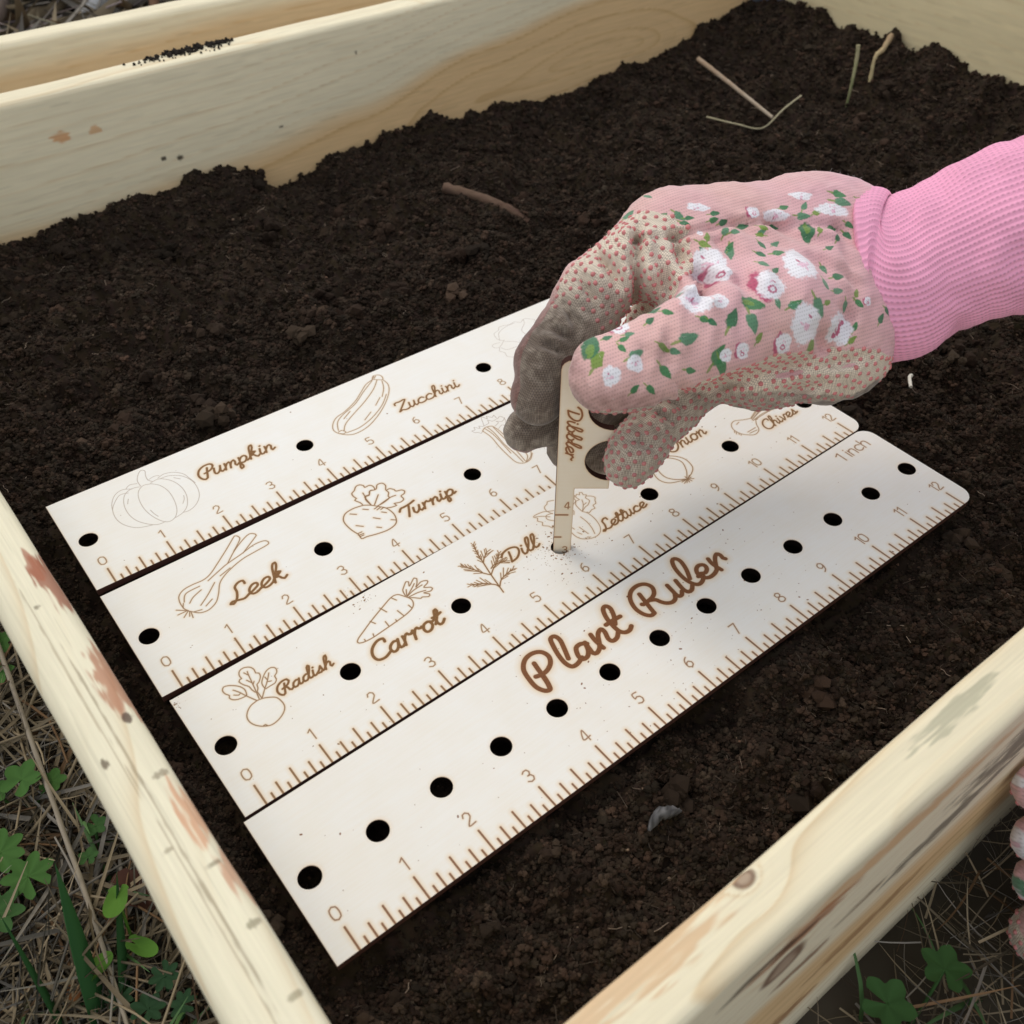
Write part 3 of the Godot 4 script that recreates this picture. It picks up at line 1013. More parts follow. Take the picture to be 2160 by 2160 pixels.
func ruler_mesh(spacing: int) -> Array:
	# [face with the engraving and the underside, burnt edges and hole walls]
	var face := MB.new()
	var edge := MB.new()
	var th := 0.003
	var uvp := func(q: Vector2) -> Vector2: return Vector2((q.x - R_X0) / (R_X1 - R_X0), 1.0 - q.y / R_W)
	var top := func(q: Vector2) -> int: return face.p(Vector3(q.x * INCH, 0, -q.y * INCH), Vector3.UP, uvp.call(q))
	var poly := func(pts: Array) -> void:
		var ids := []
		for q: Vector2 in pts:
			ids.append(top.call(q))
		for k in range(1, ids.size() - 1):
			face.t(ids[0], ids[k], ids[k + 1])
	var holes := []
	var bores := []
	for k in range(0, 13, spacing):
		holes.append(k + HOLE_X)
	var s := 0.2
	var y0 := HOLE_Y - s
	var y1 := HOLE_Y + s
	var x := R_X0
	var seg := 40
	for cx: float in holes:
		poly.call([Vector2(x, y0), Vector2(cx - s, y0), Vector2(cx - s, y1), Vector2(x, y1)])
		var ring := []
		var box := []
		for k in seg:
			var an := TAU * k / seg
			var d := Vector2(cos(an), sin(an))
			ring.append(top.call(Vector2(cx, HOLE_Y) + d * HOLE_R))
			box.append(top.call(Vector2(cx, HOLE_Y) + d * (s / maxf(absf(d.x), absf(d.y)))))
		for k in seg:
			var l := (k + 1) % seg
			face.t(ring[k], box[k], box[l])
			face.t(ring[k], box[l], ring[l])
		var bore := MB.new()
		for k in seg:
			var a0 := TAU * k / seg
			var a1 := TAU * (k + 1) / seg
			var p0 := Vector3((cx + cos(a0) * HOLE_R) * INCH, 0, -(HOLE_Y + sin(a0) * HOLE_R) * INCH)
			var p1 := Vector3((cx + cos(a1) * HOLE_R) * INCH, 0, -(HOLE_Y + sin(a1) * HOLE_R) * INCH)
			var n0 := Vector3(-cos(a0), 0, sin(a0))
			var n1 := Vector3(-cos(a1), 0, sin(a1))
			var dn := Vector3(0, -th, 0)
			bore.q(bore.p(p0, n0), bore.p(p1, n1), bore.p(p1 + dn, n1), bore.p(p0 + dn, n0))
		bores.append(bore.mesh())
		x = cx + s
	poly.call([Vector2(x, y0), Vector2(R_X1, y0), Vector2(R_X1, y1), Vector2(x, y1)])
	var low := [Vector2(R_X0, 0.0)]
	for k in 9:
		var an := lerpf(-PI / 2, 0.0, k / 8.0)
		low.append(Vector2(R_X1 - ROUND + cos(an) * ROUND, ROUND + sin(an) * ROUND))
	var high := []
	for k in 9:
		var an := lerpf(0.0, PI / 2, k / 8.0)
		high.append(Vector2(R_X1 - ROUND + cos(an) * ROUND, R_W - ROUND + sin(an) * ROUND))
	high.append(Vector2(R_X0, R_W))
	poly.call(low + [Vector2(R_X1, y0), Vector2(R_X0, y0)])
	poly.call([Vector2(R_X0, y1), Vector2(R_X1, y1)] + high)
	var outline := low + high
	var m := outline.size()
	for k in m:
		var a: Vector2 = outline[k]
		var b: Vector2 = outline[(k + 1) % m]
		var t := (b - a).normalized()
		var nor := Vector3(t.y, 0, t.x)
		edge.flat(Vector3(a.x * INCH, 0, -a.y * INCH), Vector3(b.x * INCH, 0, -b.y * INCH), Vector3(b.x * INCH, -th, -b.y * INCH), Vector3(a.x * INCH, -th, -a.y * INCH), nor)
	# the underside has the same holes
	var under := []
	for k in face.v.size():
		under.append(edge.p(face.v[k] - Vector3(0, th, 0), Vector3.DOWN))
	for k in range(0, face.i.size(), 3):
		edge.t(under[face.i[k]], under[face.i[k + 1]], under[face.i[k + 2]])
	return [face.mesh(), edge.mesh(), bores]


func ruler_marks(spacing: int) -> void:
	for k in 97:
		var l := 0.36 if k % 8 == 0 else (0.295 if k % 4 == 0 else (0.222 if k % 2 == 0 else 0.118))
		var xx := k / 8.0
		stroke(PackedVector2Array([Vector2(xx, -0.05), Vector2(xx, l - 0.014)]), 0.029, 0.92, 0.024)
	for k in 13:
		print_sans(str(k), k - 0.004, 0.468, 0.188, 0.018, 0.85)
	for k in range(0, 13, spacing):
		# a scorched rim, stronger to the upper right where the smoke went
		var mid := Vector2(k + HOLE_X + 0.012, HOLE_Y + 0.012)
		var ring := PackedVector2Array()
		for j in 25:
			ring.append(mid + Vector2.from_angle(TAU * j / 24.0) * (HOLE_R - 0.012))
		stroke(ring, 0.01, 0.62, 0.024)
	# thin burnt line along the cut edges
	stroke(PackedVector2Array([Vector2(R_X0, 0.0), Vector2(R_X1, 0.0)]), 0.004, 0.5, 0.012)
	stroke(PackedVector2Array([Vector2(R_X0, 0.0), Vector2(R_X0, R_W)]), 0.006, 0.55, 0.014)
	stroke(PackedVector2Array([Vector2(R_X0, R_W), Vector2(R_X1, R_W)]), 0.003, 0.3, 0.008)


func make_rulers() -> void:
	var places := [
		Transform3D(Basis(Vector3(0.99962, -0.02127, 0.01778), Vector3(0.02107, 0.99972, 0.01111), Vector3(-0.01801, -0.01073, 0.99978)), Vector3(0.00085, 0.00283, -0.18413)),
		Transform3D(Basis(Vector3(0.99980, -0.01473, 0.01371), Vector3(0.01438, 0.99958, 0.02518), Vector3(-0.01407, -0.02497, 0.99959)), Vector3(-0.00013, 0.00029, -0.12205)),
		Transform3D(Basis(Vector3(1.00000, -0.00044, 0.00148), Vector3(0.00045, 0.99998, -0.00608), Vector3(-0.00148, 0.00608, 0.99998)), Vector3(0.00128, 0.00010, -0.06040)),
		Transform3D.IDENTITY,
	]
	var labels := [
		"birch plywood ruler engraved with pumpkin and zucchini, farthest from the near rail",
		"birch plywood ruler engraved with leek and turnip, between the pumpkin and carrot rulers",
		"birch plywood ruler engraved with radish, carrot and onion, the dibbler stuck in it",
		"birch plywood ruler with Plant Ruler in large script and a hole every inch",
	]
	var gaps := [4, 3, 2, 1]
	var burnt := Color(0.485, 0.34, 0.185)
	for r in 4:
		var w := 2048
		canvas(w, int(w * R_W / (R_X1 - R_X0)), w / (R_X1 - R_X0))
		ruler_marks(gaps[r])
		soil_dots = []
		if r == 0:
			art("pumpkin", 0.012, 0.62, 0.0)
			art("zucchini", 0.015, 0.85)
			art("cabbage", 0.010, 0.55, 0.0)
			word("Pumpkin", 2.10, 3.53, 1.385, 0.325, 0.040)
			word("Zucchini", 5.90, 7.28, 0.935, 0.295, 0.034)
			specks(0, 12, 0.1, 2.2, 14)
		elif r == 1:
			art("leek", 0.016, 0.88)
			art("turnip", 0.019, 0.95, 0.016)
			art("celery", 0.014, 0.8)
			art("celery_leaves", 0.009, 0.7, 0.0)
			word("Leek", 1.25, 2.24, 0.965, 0.36, 0.042)
			word("Turnip", 4.45, 5.50, 0.935, 0.27, 0.042)
			specks(0, 12, 0.05, 2.2, 30)
			specks(0, 0, 0, 0, 14, Vector2(2.9, 0.02), 0.25)
		elif r == 2:
			art("radish", 0.016, 0.9)
			art("carrot", 0.017, 0.92)
			art("dill", 0.020, 0.98)
			needles("dill", 0)
			art("lettuce", 0.012, 0.8)
			art("onion", 0.016, 0.88)
			art("chives", 0.014, 0.85)
			word("Radish", 0.98, 1.87, 1.405, 0.215, 0.034)
			word("Carrot", 2.40, 3.66, 1.045, 0.335, 0.048)
			word("Dill", 5.10, 5.82, 1.385, 0.265, 0.038)
			word("Lettuce", 6.78, 7.78, 0.965, 0.235, 0.033)
			word("Onion", 9.06, 9.95, 1.67, 0.29, 0.034)
			word("Chives", 10.88, 11.70, 1.025, 0.25, 0.030)
			specks(0, 12, 0.05, 2.2, 110)
			specks(0, 0, 0, 0, 190, Vector2(5.98, 1.05), 0.85)
			specks(0, 0, 0, 0, 90, Vector2(5.85, 1.2), 0.4)
			specks(0, 0, 0, 0, 30, Vector2(2.9, 2.2), 0.22)
			specks(0, 0, 0, 0, 26, Vector2(-0.24, 2.22), 0.12)
		else:
			art("plant", 0.076, 1.0, 0.042)
			art("ruler", 0.074, 1.0, 0.042)
			print_sans("1 inch", 11.65, 1.955, 0.215, 0.020, 0.88, 0.012, 1.08)
			specks(0, 12.2, 0.05, 2.2, 60)
			specks(4, 9, 0.1, 2.2, 120)
		for d in soil_dots:
			var q: Vector2 = d[0]
			var at := Vector2((q.x - R_X0) * ppi, (R_W - q.y) * ppi)
			line(at, at + Vector2(rng.randf_range(-1, 1), rng.randf_range(-1, 1)) * d[1] * ppi, d[1] * ppi, 0.999, 0.0)
		var tex := birch_image(300 + r * 10, burnt if r < 3 else Color(0.47, 0.30, 0.18))
		var m := mat(Color.WHITE, 0.55, 0.35)
		m.albedo_texture = tex
		m.texture_repeat = false
		var meshes := ruler_mesh(gaps[r])
		var o := thing("plant_ruler", labels[r], "ruler", Vector3.ZERO, "engraved planting rulers laid side by side on the soil")
		o.transform = places[r].orthonormalized()
		put("engraved_face", meshes[0], m, o)
		put("burnt_edge", meshes[1], mat(Color(0.30, 0.20, 0.18), 0.75, 0.25), o)
		var dark := mat(Color(0.085, 0.058, 0.05), 0.85, 0.15)
		for bore in meshes[2]:
			put("burnt_hole", bore, dark, o)


func make_dibbler() -> void:
	# a flat plate that stands upright in the sixth hole; profile in millimetres, y up from the ruler's face
	var o := thing("dibbler", "flat plywood dibbler marked in inches, upright in a ruler hole under the glove", "dibbler", Vector3(0.1528, 0.0, -0.0893))
	o.transform.basis = Basis(Vector3(0.7862, 0, 0.6179).normalized(), Vector3.UP, Vector3(-0.6179, 0, 0.7862).normalized())
	o.rotate_object_local(Vector3(0, 0, 1), deg_to_rad(-0.9))
	var prof := PackedVector2Array()
	prof.append(Vector2(-2.4, -66))
	prof.append(Vector2(1.1, -80))
	prof.append(Vector2(4.7, -66))
	prof.append(Vector2(4.7, 35))
	prof.append(Vector2(17.9, 35))
	for mid in [49.5, 74.6]:
		for k in 17:
			var an := lerpf(-PI / 2, -PI * 1.5, k / 16.0)
			prof.append(Vector2(18.0 + cos(an) * 10.1, mid + sin(an) * 10.1))
	prof.append(Vector2(17.9, 90))
	for k in 6:
		var an := lerpf(0.0, PI / 2, k / 5.0)
		prof.append(Vector2(11.9 + cos(an) * 6.0, 90 + sin(an) * 6.0))
	for k in 5:
		var an := lerpf(PI / 2, PI, k / 4.0)
		prof.append(Vector2(1.4 + cos(an) * 4.0, 92 + sin(an) * 4.0))
	var lo := Vector2(-6, -82)
	var size := Vector2(28, 182)
	# engraving: canvas of 28 x 182 mm, drawn with the ruler tools
	canvas(256, 1664, 1664.0 / 182.0)
	var px := func(q: Vector2) -> Vector2: return Vector2(q.x - lo.x, size.y - (q.y - lo.y)) * ppi
	var draw := func(pts: PackedVector2Array, width: float, strength: float, halo: float) -> void:
		var got := PackedVector2Array()
		for q in pts:
			got.append(px.call(q))
		if got.size() > 2:
			got = spline(got, 3.0)
		for k in got.size() - 1:
			line(got[k], got[k + 1], width * ppi, strength, halo * ppi)
	var word_up := word_strokes("Dibbler", LETTERS, 0.22)
	for st: PackedVector2Array in word_up[0]:
		var pts := PackedVector2Array()
		for q in st:
			# read downwards: along -y, tops of the letters towards +x
			pts.append(Vector2(0.6 + q.y * 5.2 / 195.0, 75.2 - (q.x - word_up[1]) / (word_up[2] - word_up[1]) * 25.5))
		draw.call(pts, 0.75, 0.92, 0.5)
	for k in range(0, 12):
		var y := -4.9 + 12.7 * (k - 6)
		if y > 30.0 or y < -66.0:
			continue
		draw.call(PackedVector2Array([Vector2(-2.4, y), Vector2(2.6 if k % 2 == 0 else 0.3, y)]), 0.75, 0.9, 0.3)
		if k % 2 == 0:
			var got := word_strokes(str(3 + (k - 6) / 2), SANS, 0.0)
			for st: PackedVector2Array in got[0]:
				var pts := PackedVector2Array()
				for q in st:
					pts.append(Vector2(1.2 + q.x * 0.023, y + 3.4 + q.y * 0.036))
				draw.call(pts, 0.42, 0.85, 0.25)
	for k in prof.size():
		var a := prof[k]
		var b := prof[(k + 1) % prof.size()]
		line(px.call(a), px.call(b), 0.28 * ppi, 0.6, 0.35 * ppi)
	var m := mat(Color.WHITE, 0.6, 0.35)
	m.albedo_texture = birch_image(380, Color(0.52, 0.31, 0.16))
	m.albedo_color = Color(0.97, 0.93, 0.87)
	var face := MB.new()
	var edge := MB.new()
	var th := 0.0015
	var tris := Geometry2D.triangulate_polygon(prof)
	for s in [1.0, -1.0]:
		var ids := []
		for q in prof:
			ids.append(face.p(Vector3(q.x * 0.001, q.y * 0.001, th * s), Vector3(0, 0, s), Vector2((q.x - lo.x) / size.x, 1.0 - (q.y - lo.y) / size.y) if s > 0.0 else Vector2(0.97, 0.3)))
		for k in range(0, tris.size(), 3):
			face.t(ids[tris[k]], ids[tris[k + 1]], ids[tris[k + 2]])
	var turn := 1.0 if not Geometry2D.is_polygon_clockwise(prof) else -1.0
	for k in prof.size():
		var a := prof[k]
		var b := prof[(k + 1) % prof.size()]
		var t := (b - a).normalized() * turn
		edge.flat(Vector3(a.x, a.y, 0) * 0.001 + Vector3(0, 0, th), Vector3(b.x, b.y, 0) * 0.001 + Vector3(0, 0, th), Vector3(b.x, b.y, 0) * 0.001 - Vector3(0, 0, th), Vector3(a.x, a.y, 0) * 0.001 - Vector3(0, 0, th), Vector3(t.y, -t.x, 0))
	put("engraved_face", face.mesh(), m, o)
	put("burnt_edge", edge.mesh(), mat(Color(0.22, 0.13, 0.11), 0.75, 0.25), o)


# ---------------------------------------------------------------- gloved hands and arms

# frame of the working hand: X to the wrist side, Y up along the side of the hand, Z out of the thumb side
const HX := Vector3(0.786192, -0.012291, 0.617860)
const HY := Vector3(0.440741, 0.711979, -0.546656)
const HZ := Vector3(-0.433184, 0.702093, 0.565170)
const H0 := Vector3(0.21688, 0.09963, -0.08173)


func hand(u: float, v: float, d: float) -> Vector3:
	# millimetres in the hand's own frame
	return H0 + (HX * u + HY * v + HZ * d) * 0.001


var b_a := PackedVector3Array()
var b_b := PackedVector3Array()
var b_ra := PackedFloat32Array()
var b_rb := PackedFloat32Array()
var b_l2 := PackedFloat32Array()
var b_g := PackedInt32Array()
var b_dir := PackedVector3Array()
var b_thr := PackedFloat32Array()
var creases := []
var wrinkle: FastNoiseLite
var wrinkle_amp := 0.0006


func bones_clear() -> void:
	b_a.clear()
	b_b.clear()
	b_ra.clear()
	b_rb.clear()
	b_l2.clear()
	b_g.clear()
	b_dir.clear()
	b_thr.clear()
	creases = []


func bone(a: Vector3, ra: float, b: Vector3, rb: float, group: int, dir := Vector3.UP, thr := 0.0) -> void:
	b_a.append(a)
	b_b.append(b)
	b_ra.append(ra)
	b_rb.append(rb)
	b_l2.append(maxf((b - a).length_squared(), 1e-9))
	b_g.append(group)
	b_dir.append(dir)
	b_thr.append(thr)


func bone_d(p: Vector3, k: int) -> float:
	var ab := b_b[k] - b_a[k]
	var ap := p - b_a[k]
	var t := clampf(ap.dot(ab) / b_l2[k], 0.0, 1.0)
	return (ap - ab * t).length() - lerpf(b_ra[k], b_rb[k], t)


func smin(a: float, b: float, k: float) -> float:
	var h := maxf(k - absf(a - b), 0.0) / k
	return minf(a, b) - h * h * k * 0.25


var g_d := PackedFloat32Array()
var blend_palm := 0.012
var blend_root := 0.008

func crease(u0: float, v0: float, u1: float, v1: float, deep: float, wide: float, behind := -12.0) -> void:
	var a := Vector2(u0, v0)
	var b := Vector2(u1, v1)
	creases.append([a, b, deep * 2.6, wide * 1.1, Rect2(a, Vector2.ZERO).expand(b).grow(wide * 4.2), behind])


func field(p: Vector3, ids: PackedInt32Array) -> float:
	g_d.fill(1.0)
	for k in ids:
		var d := bone_d(p, k)
		var g := b_g[k]
		g_d[g] = smin(g_d[g], d, blend_palm if g == 0 else 0.004)
	var out := g_d[0]
	for g in range(1, g_d.size()):
		if g_d[g] < 0.9:
			var m := smin(g_d[0], g_d[g], blend_root)
			out = smin(out, m, 0.0015) if g > 1 else minf(out, m)
	if absf(out) < 0.006 and not creases.is_empty():
		# folds pressed into the thumb side, [from, to, depth, half width] in millimetres of the hand's frame
		var q := p - H0
		var at := Vector2(q.dot(HX), q.dot(HY)) * 1000.0
		var d := q.dot(HZ) * 1000.0
		for c in creases:
			var box: Rect2 = c[4]
			if d < c[5] or not box.has_point(at):
				continue
			var ab: Vector2 = c[1] - c[0]
			var t: float = clampf((at - c[0]).dot(ab) / ab.length_squared(), 0.0, 1.0)
			var w: float = (at - c[0] - ab * t).length() / float(c[3])
			var ease: float = sin(PI * clampf(t, 0.04, 0.96))
			out += float(c[2]) * 0.001 * ease * smoothstep(float(c[5]), float(c[5]) + 10.0, d) * (exp(-w * w) - 0.35 * exp(-(w - 2.0) * (w - 2.0)))
	var fold := wrinkle.get_noise_3dv(p)
	return out + (absf(fold) - 0.25) * wrinkle_amp * 2.0 + wrinkle.get_noise_3dv(p * 2.3 + Vector3(3, 1, 2)) * wrinkle_amp * 0.6


func skin_of(cell: float, pad: float) -> MB:
	# surface nets over the field of the bones, visiting only blocks near the surface
	g_d.resize(8)
	var lo := Vector3(INF, INF, INF)
	var hi := -lo
	var all := PackedInt32Array()
	for k in b_a.size():
		all.append(k)
		for e in 2:
			var c := b_a[k] if e == 0 else b_b[k]
			var r := (b_ra[k] if e == 0 else b_rb[k]) + pad
			lo = lo.min(c - Vector3(r, r, r))
			hi = hi.max(c + Vector3(r, r, r))
	var blk := 4
	var nb := Vector3i(((hi - lo) / (cell * blk)).ceil())
	var n := nb * blk + Vector3i.ONE
	var val := PackedFloat32Array()
	val.resize(n.x * n.y * n.z)
	val.fill(1.0)
	var vid := PackedInt32Array()
	vid.resize(n.x * n.y * n.z)
	vid.fill(-1)
	var sx := n.y * n.z
	var sy := n.z
	var half := cell * blk * 0.5
	var reach := half * 1.75 + pad + blend_palm * 0.55
	var live := []
	for bx in nb.x:
		for by in nb.y:
			for bz in nb.z:
				var mid := lo + (Vector3(bx, by, bz) * blk) * cell + Vector3(half, half, half)
				var near := PackedInt32Array()
				var d0 := 1.0
				var ds := PackedFloat32Array()
				for k in all:
					var d := bone_d(mid, k)
					ds.append(d)
					d0 = minf(d0, d)
				if d0 > reach:
					continue
				for k in all:
					if ds[k] < d0 + reach * 2.0 + 0.008:
						near.append(k)
				var f0 := field(mid, near)
				if absf(f0) > reach + 0.003:
					if f0 < 0.0:
						for x in blk + 1:
							for y in blk + 1:
								for z in blk + 1:
									var at := (bx * blk + x) * sx + (by * blk + y) * sy + bz * blk + z
									if val[at] == 1.0:
										val[at] = -1.0
					continue
				live.append(Vector3i(bx, by, bz))
				for x in blk + 1:
					for y in blk + 1:
						for z in blk + 1:
							var at := (bx * blk + x) * sx + (by * blk + y) * sy + bz * blk + z
							if absf(val[at]) == 1.0:
								val[at] = field(lo + Vector3(bx * blk + x, by * blk + y, bz * blk + z) * cell, near)
	var mb := MB.new()
	var cells := []
	for b: Vector3i in live:
		for x in blk:
			for y in blk:
				for z in blk:
					var i := b * blk + Vector3i(x, y, z)
					var at := i.x * sx + i.y * sy + i.z
					var c := [val[at], val[at + sx], val[at + sy], val[at + sx + sy], val[at + 1], val[at + sx + 1], val[at + sy + 1], val[at + sx + sy + 1]]
					var neg := 0
					for v in c:
						if v < 0.0:
							neg += 1
					if neg == 0 or neg == 8:
						continue
					var sum := Vector3.ZERO
					var cnt := 0
					for e in EDGES:
						var va: float = c[e[0]]
						var vb: float = c[e[1]]
						if (va < 0.0) != (vb < 0.0):
							var t := va / (va - vb)
							sum += CORNERS[e[0]].lerp(CORNERS[e[1]], t)
							cnt += 1
					vid[at] = mb.p(lo + (Vector3(i) + sum / cnt) * cell, Vector3.ZERO)
					cells.append(i)
	for i: Vector3i in cells:
		var at := i.x * sx + i.y * sy + i.z
		for ax in 3:
			var st: int = [sx, sy, 1][ax]
			var s1_: int = [sy, 1, sx][ax]
			var s2_: int = [1, sx, sy][ax]
			if (val[at] < 0.0) == (val[at + st] < 0.0):
				continue
			var a := vid[at]
			var b := vid[at - s1_]
			var c := vid[at - s1_ - s2_]
			var d := vid[at - s2_]
			if a < 0 or b < 0 or c < 0 or d < 0:
				continue
			if val[at] < 0.0:
				mb.i.append_array(PackedInt32Array([a, c, b, a, d, c]))
			else:
				mb.i.append_array(PackedInt32Array([a, b, c, a, c, d]))
	mb.smooth()
	return mb


const CORNERS := [Vector3(0, 0, 0), Vector3(1, 0, 0), Vector3(0, 1, 0), Vector3(1, 1, 0), Vector3(0, 0, 1), Vector3(1, 0, 1), Vector3(0, 1, 1), Vector3(1, 1, 1)]
const EDGES := [[0, 1], [2, 3], [4, 5], [6, 7], [0, 2], [1, 3], [4, 6], [5, 7], [0, 4], [1, 5], [2, 6], [3, 7]]


func fabric_split(src: MB, g: PackedFloat32Array) -> Array:
	# cuts the surface along g = 0 into the floral side (g > 0) and the dotted side
	var outs := [MB.new(), MB.new()]
	var maps := [{}, {}]
	var take := func(side: int, k: int) -> int:
		if not maps[side].has(k):
			maps[side][k] = outs[side].p(src.v[k], src.n[k], src.uv[k], src.c[k])
		return maps[side][k]
	var cuts := [{}, {}]
	var cut := func(side: int, a: int, b: int) -> int:
		var key := Vector2i(mini(a, b), maxi(a, b))
		if not cuts[side].has(key):
			var t := g[a] / (g[a] - g[b])
			cuts[side][key] = outs[side].p(src.v[a].lerp(src.v[b], t), src.n[a].lerp(src.n[b], t).normalized(), src.uv[a].lerp(src.uv[b], t), src.c[a].lerp(src.c[b], t))
		return cuts[side][key]
	for k in range(0, src.i.size(), 3):
		var id := [src.i[k], src.i[k + 1], src.i[k + 2]]
		var pos := 0
		for q in id:
			if g[q] > 0.0:
				pos += 1
		if pos == 3 or pos == 0:
			var s := 0 if pos == 3 else 1
			outs[s].t(take.call(s, id[0]), take.call(s, id[1]), take.call(s, id[2]))
			continue
		var lone := 0
		for q in 3:
			if (g[id[q]] > 0.0) == (pos == 1):
				lone = q
		var a: int = id[lone]
		var b: int = id[(lone + 1) % 3]
		var c: int = id[(lone + 2) % 3]
		var s := 0 if pos == 1 else 1
		outs[s].t(take.call(s, a), cut.call(s, a, b), cut.call(s, a, c))
		s = 1 - s
		outs[s].t(cut.call(s, a, b), take.call(s, b), take.call(s, c))
		outs[s].t(cut.call(s, a, b), take.call(s, c), cut.call(s, a, c))
	return outs


# the print: [kind, u mm, v mm, size, turn] in the hand's frame
const ROSES := [[27.8, 7.0, 5.4, 0], [15.2, -2.4, 4.4, 1], [28.6, -14.8, 5.2, 0], [44.5, -14.0, 4.5, 2], [45.9, 32.5, 3.5, 3], [-3.8, 7.9, 5.2, 0], [-0.9, 3.5, 3.1, 1], [-12.2, -9.1, 4.5, 0], [-4.2, -9.8, 2.4, 0], [-37.9, -17.5, 3.0, 1], [-41.2, -36.0, 2.6, 0], [-33.5, -32.0, 2.3, 0], [-19.4, 24.4, 2.4, 0], [24.4, 30.0, 2.8, 3], [15.7, 30.4, 2.1, 1], [-5.4, 31.8, 2.4, 3], [20.6, -21.8, 2.6, 1], [4.5, -25.8, 2.1, 1], [-1.7, -27.6, 1.7, 0], [-5.2, 21.0, 1.0, 0], [34.9, 38.4, 2.4, 3], [55.9, -3.5, 1.4, 1]]
const LEAVES := [[35.3, 22.7, 3.8, -90], [8.2, -9.8, 3.7, -10], [0.2, -15.5, 3.0, 65], [7.5, -16.9, 3.0, -70], [-47.5, -25.3, 4.5, 80], [-45.4, -30.6, 2.8, 60], [-15.0, -22.9, 3.1, 20], [-33.0, -29.0, 2.4, 30], [-23.6, -26.5, 1.9, -30], [-19.9, -27.6, 1.6, -20], [-4.5, -27.6, 3.1, 60], [-2.4, -31.4, 2.6, -60], [-23.1, -34.4, 2.3, -45], [-27.9, -40.2, 1.6, -40], [16.1, 15.4, 1.6, -60], [22.0, 16.9, 1.7, 35], [14.8, 11.0, 1.6, -30], [21.0, 11.7, 1.9, 10], [14.3, 6.1, 1.7, -25], [18.2, 3.8, 1.6, 40], [39.1, 7.3, 1.6, -70], [44.0, 4.5, 2.1, 15], [37.0, 0.0, 1.9, -65], [42.8, -1.4, 1.9, 10], [46.8, -6.1, 1.6, -75], [51.3, -0.9, 1.6, 65], [52.2, -4.9, 1.7, -40], [37.2, -6.8, 1.4, 30], [3.7, 21.8, 1.7, 70], [7.2, 20.8, 1.7, 15], [17.8, 22.0, 1.6, 40], [18.5, 23.6, 1.6, -30], [16.8, 21.0, 1.4, 170], [45.9, 25.5, 1.9, 10], [52.6, 26.7, 1.6, -30], [51.7, 22.9, 1.6, -50], [46.5, 21.0, 1.6, 60], [-3.0, 19.2, 1.7, 80], [-4.2, 15.7, 2.1, -30], [-5.2, 13.1, 1.7, 120], [4.4, 12.2, 2.4, -95], [4.9, 15.2, 1.6, 60], [11.5, 24.8, 1.9, 15], [17.1, -9.3, 1.6, -70], [23.9, -8.9, 2.3, 30], [33.2, -9.1, 3.0, -60], [32.8, -20.8, 2.4, 80], [23.1, -9.6, 1.7, 170], [0.3, 26.5, 1.6, 20], [4.2, 26.2, 1.6, 25], [1.0, 29.2, 1.6, 10], [-12.2, 27.9, 2.1, -45], [-10.5, 24.8, 1.6, -30], [-18.3, 28.3, 1.7, 30], [-22.4, 27.6, 1.6, -20], [-8.7, 27.1, 1.4, 0], [-31.1, -6.1, 1.7, 10], [-26.2, -4.9, 1.6, 5], [-17.5, -5.2, 2.1, -10], [-10.5, -6.1, 1.9, 30], [-36.7, -23.6, 1.4, 20], [-37.5, -27.1, 1.4, -50], [-41.9, -22.7, 1.4, 20], [-9.6, -16.6, 1.7, -20], [-7.0, -17.5, 1.6, -30], [10.5, -21.0, 1.6, 60], [-34.9, -21.8, 1.4, 10], [34.9, 29.7, 2.1, -5], [27.9, 33.2, 1.7, 20], [49.8, 39.3, 2.3, -15], [50.6, 35.8, 2.8, -10], [40.2, 31.4, 1.7, 30], [35.8, 34.1, 1.6, 60], [24.4, 26.2, 1.6, -10], [-25.3, -12.2, 1.7, 30], [-21.8, -14.0, 1.6, -20], [-14.0, -33.2, 1.6, 0], [49.8, -17.8, 1.6, 40], [50.6, -13.1, 1.4, 70], [56.2, 15.7, 1.6, 80], [26.2, -26.2, 1.6, 20], [-34.9, -12.2, 1.6, 40], [-53.3, 3.5, 2.1, 60], [-55.9, -7.0, 2.3, 70], [-62.9, -17.5, 2.4, 70], [-41.9, 17.5, 2.1, 70], [-36.7, 24.4, 2.3, 60], [-29.7, 31.4, 2.1, 40], [-35.0, 31.1, 1.7, -51], [-54.4, 37.7, 1.8, -16], [-36.9, -3.4, 1.6, -46], [58.8, 37.3, 1.8, -24], [39.9, 23.9, 1.6, 70], [48.7, -37.1, 2.0, 5], [-42.8, 1.7, 1.5, 50], [-27.6, -16.7, 1.6, 40], [-40.5, 5.6, 1.6, 25], [-60.2, -10.5, 1.6, 46], [-47.1, -14.2, 1.4, -39], [-40.0, 13.6, 2.0, -32], [-63.0, 10.9, 1.5, -17], [31.2, -37.0, 1.4, -17], [20.2, -29.1, 2.0, 84], [42.2, 16.0, 1.5, 23], [-27.6, 19.4, 1.8, -50], [-22.4, 38.5, 1.4, -47], [66.0, -6.1, 1.7, -37], [-58.5, 34.9, 1.5, 83], [62.5, -8.9, 1.8, 59], [-33.3, -40.0, 1.5, 45], [-41.4, 36.4, 1.6, 44]]
const F_LO := Vector2(-150.0, -70.0)
const F_SIZE := Vector2(250.0, 150.0)


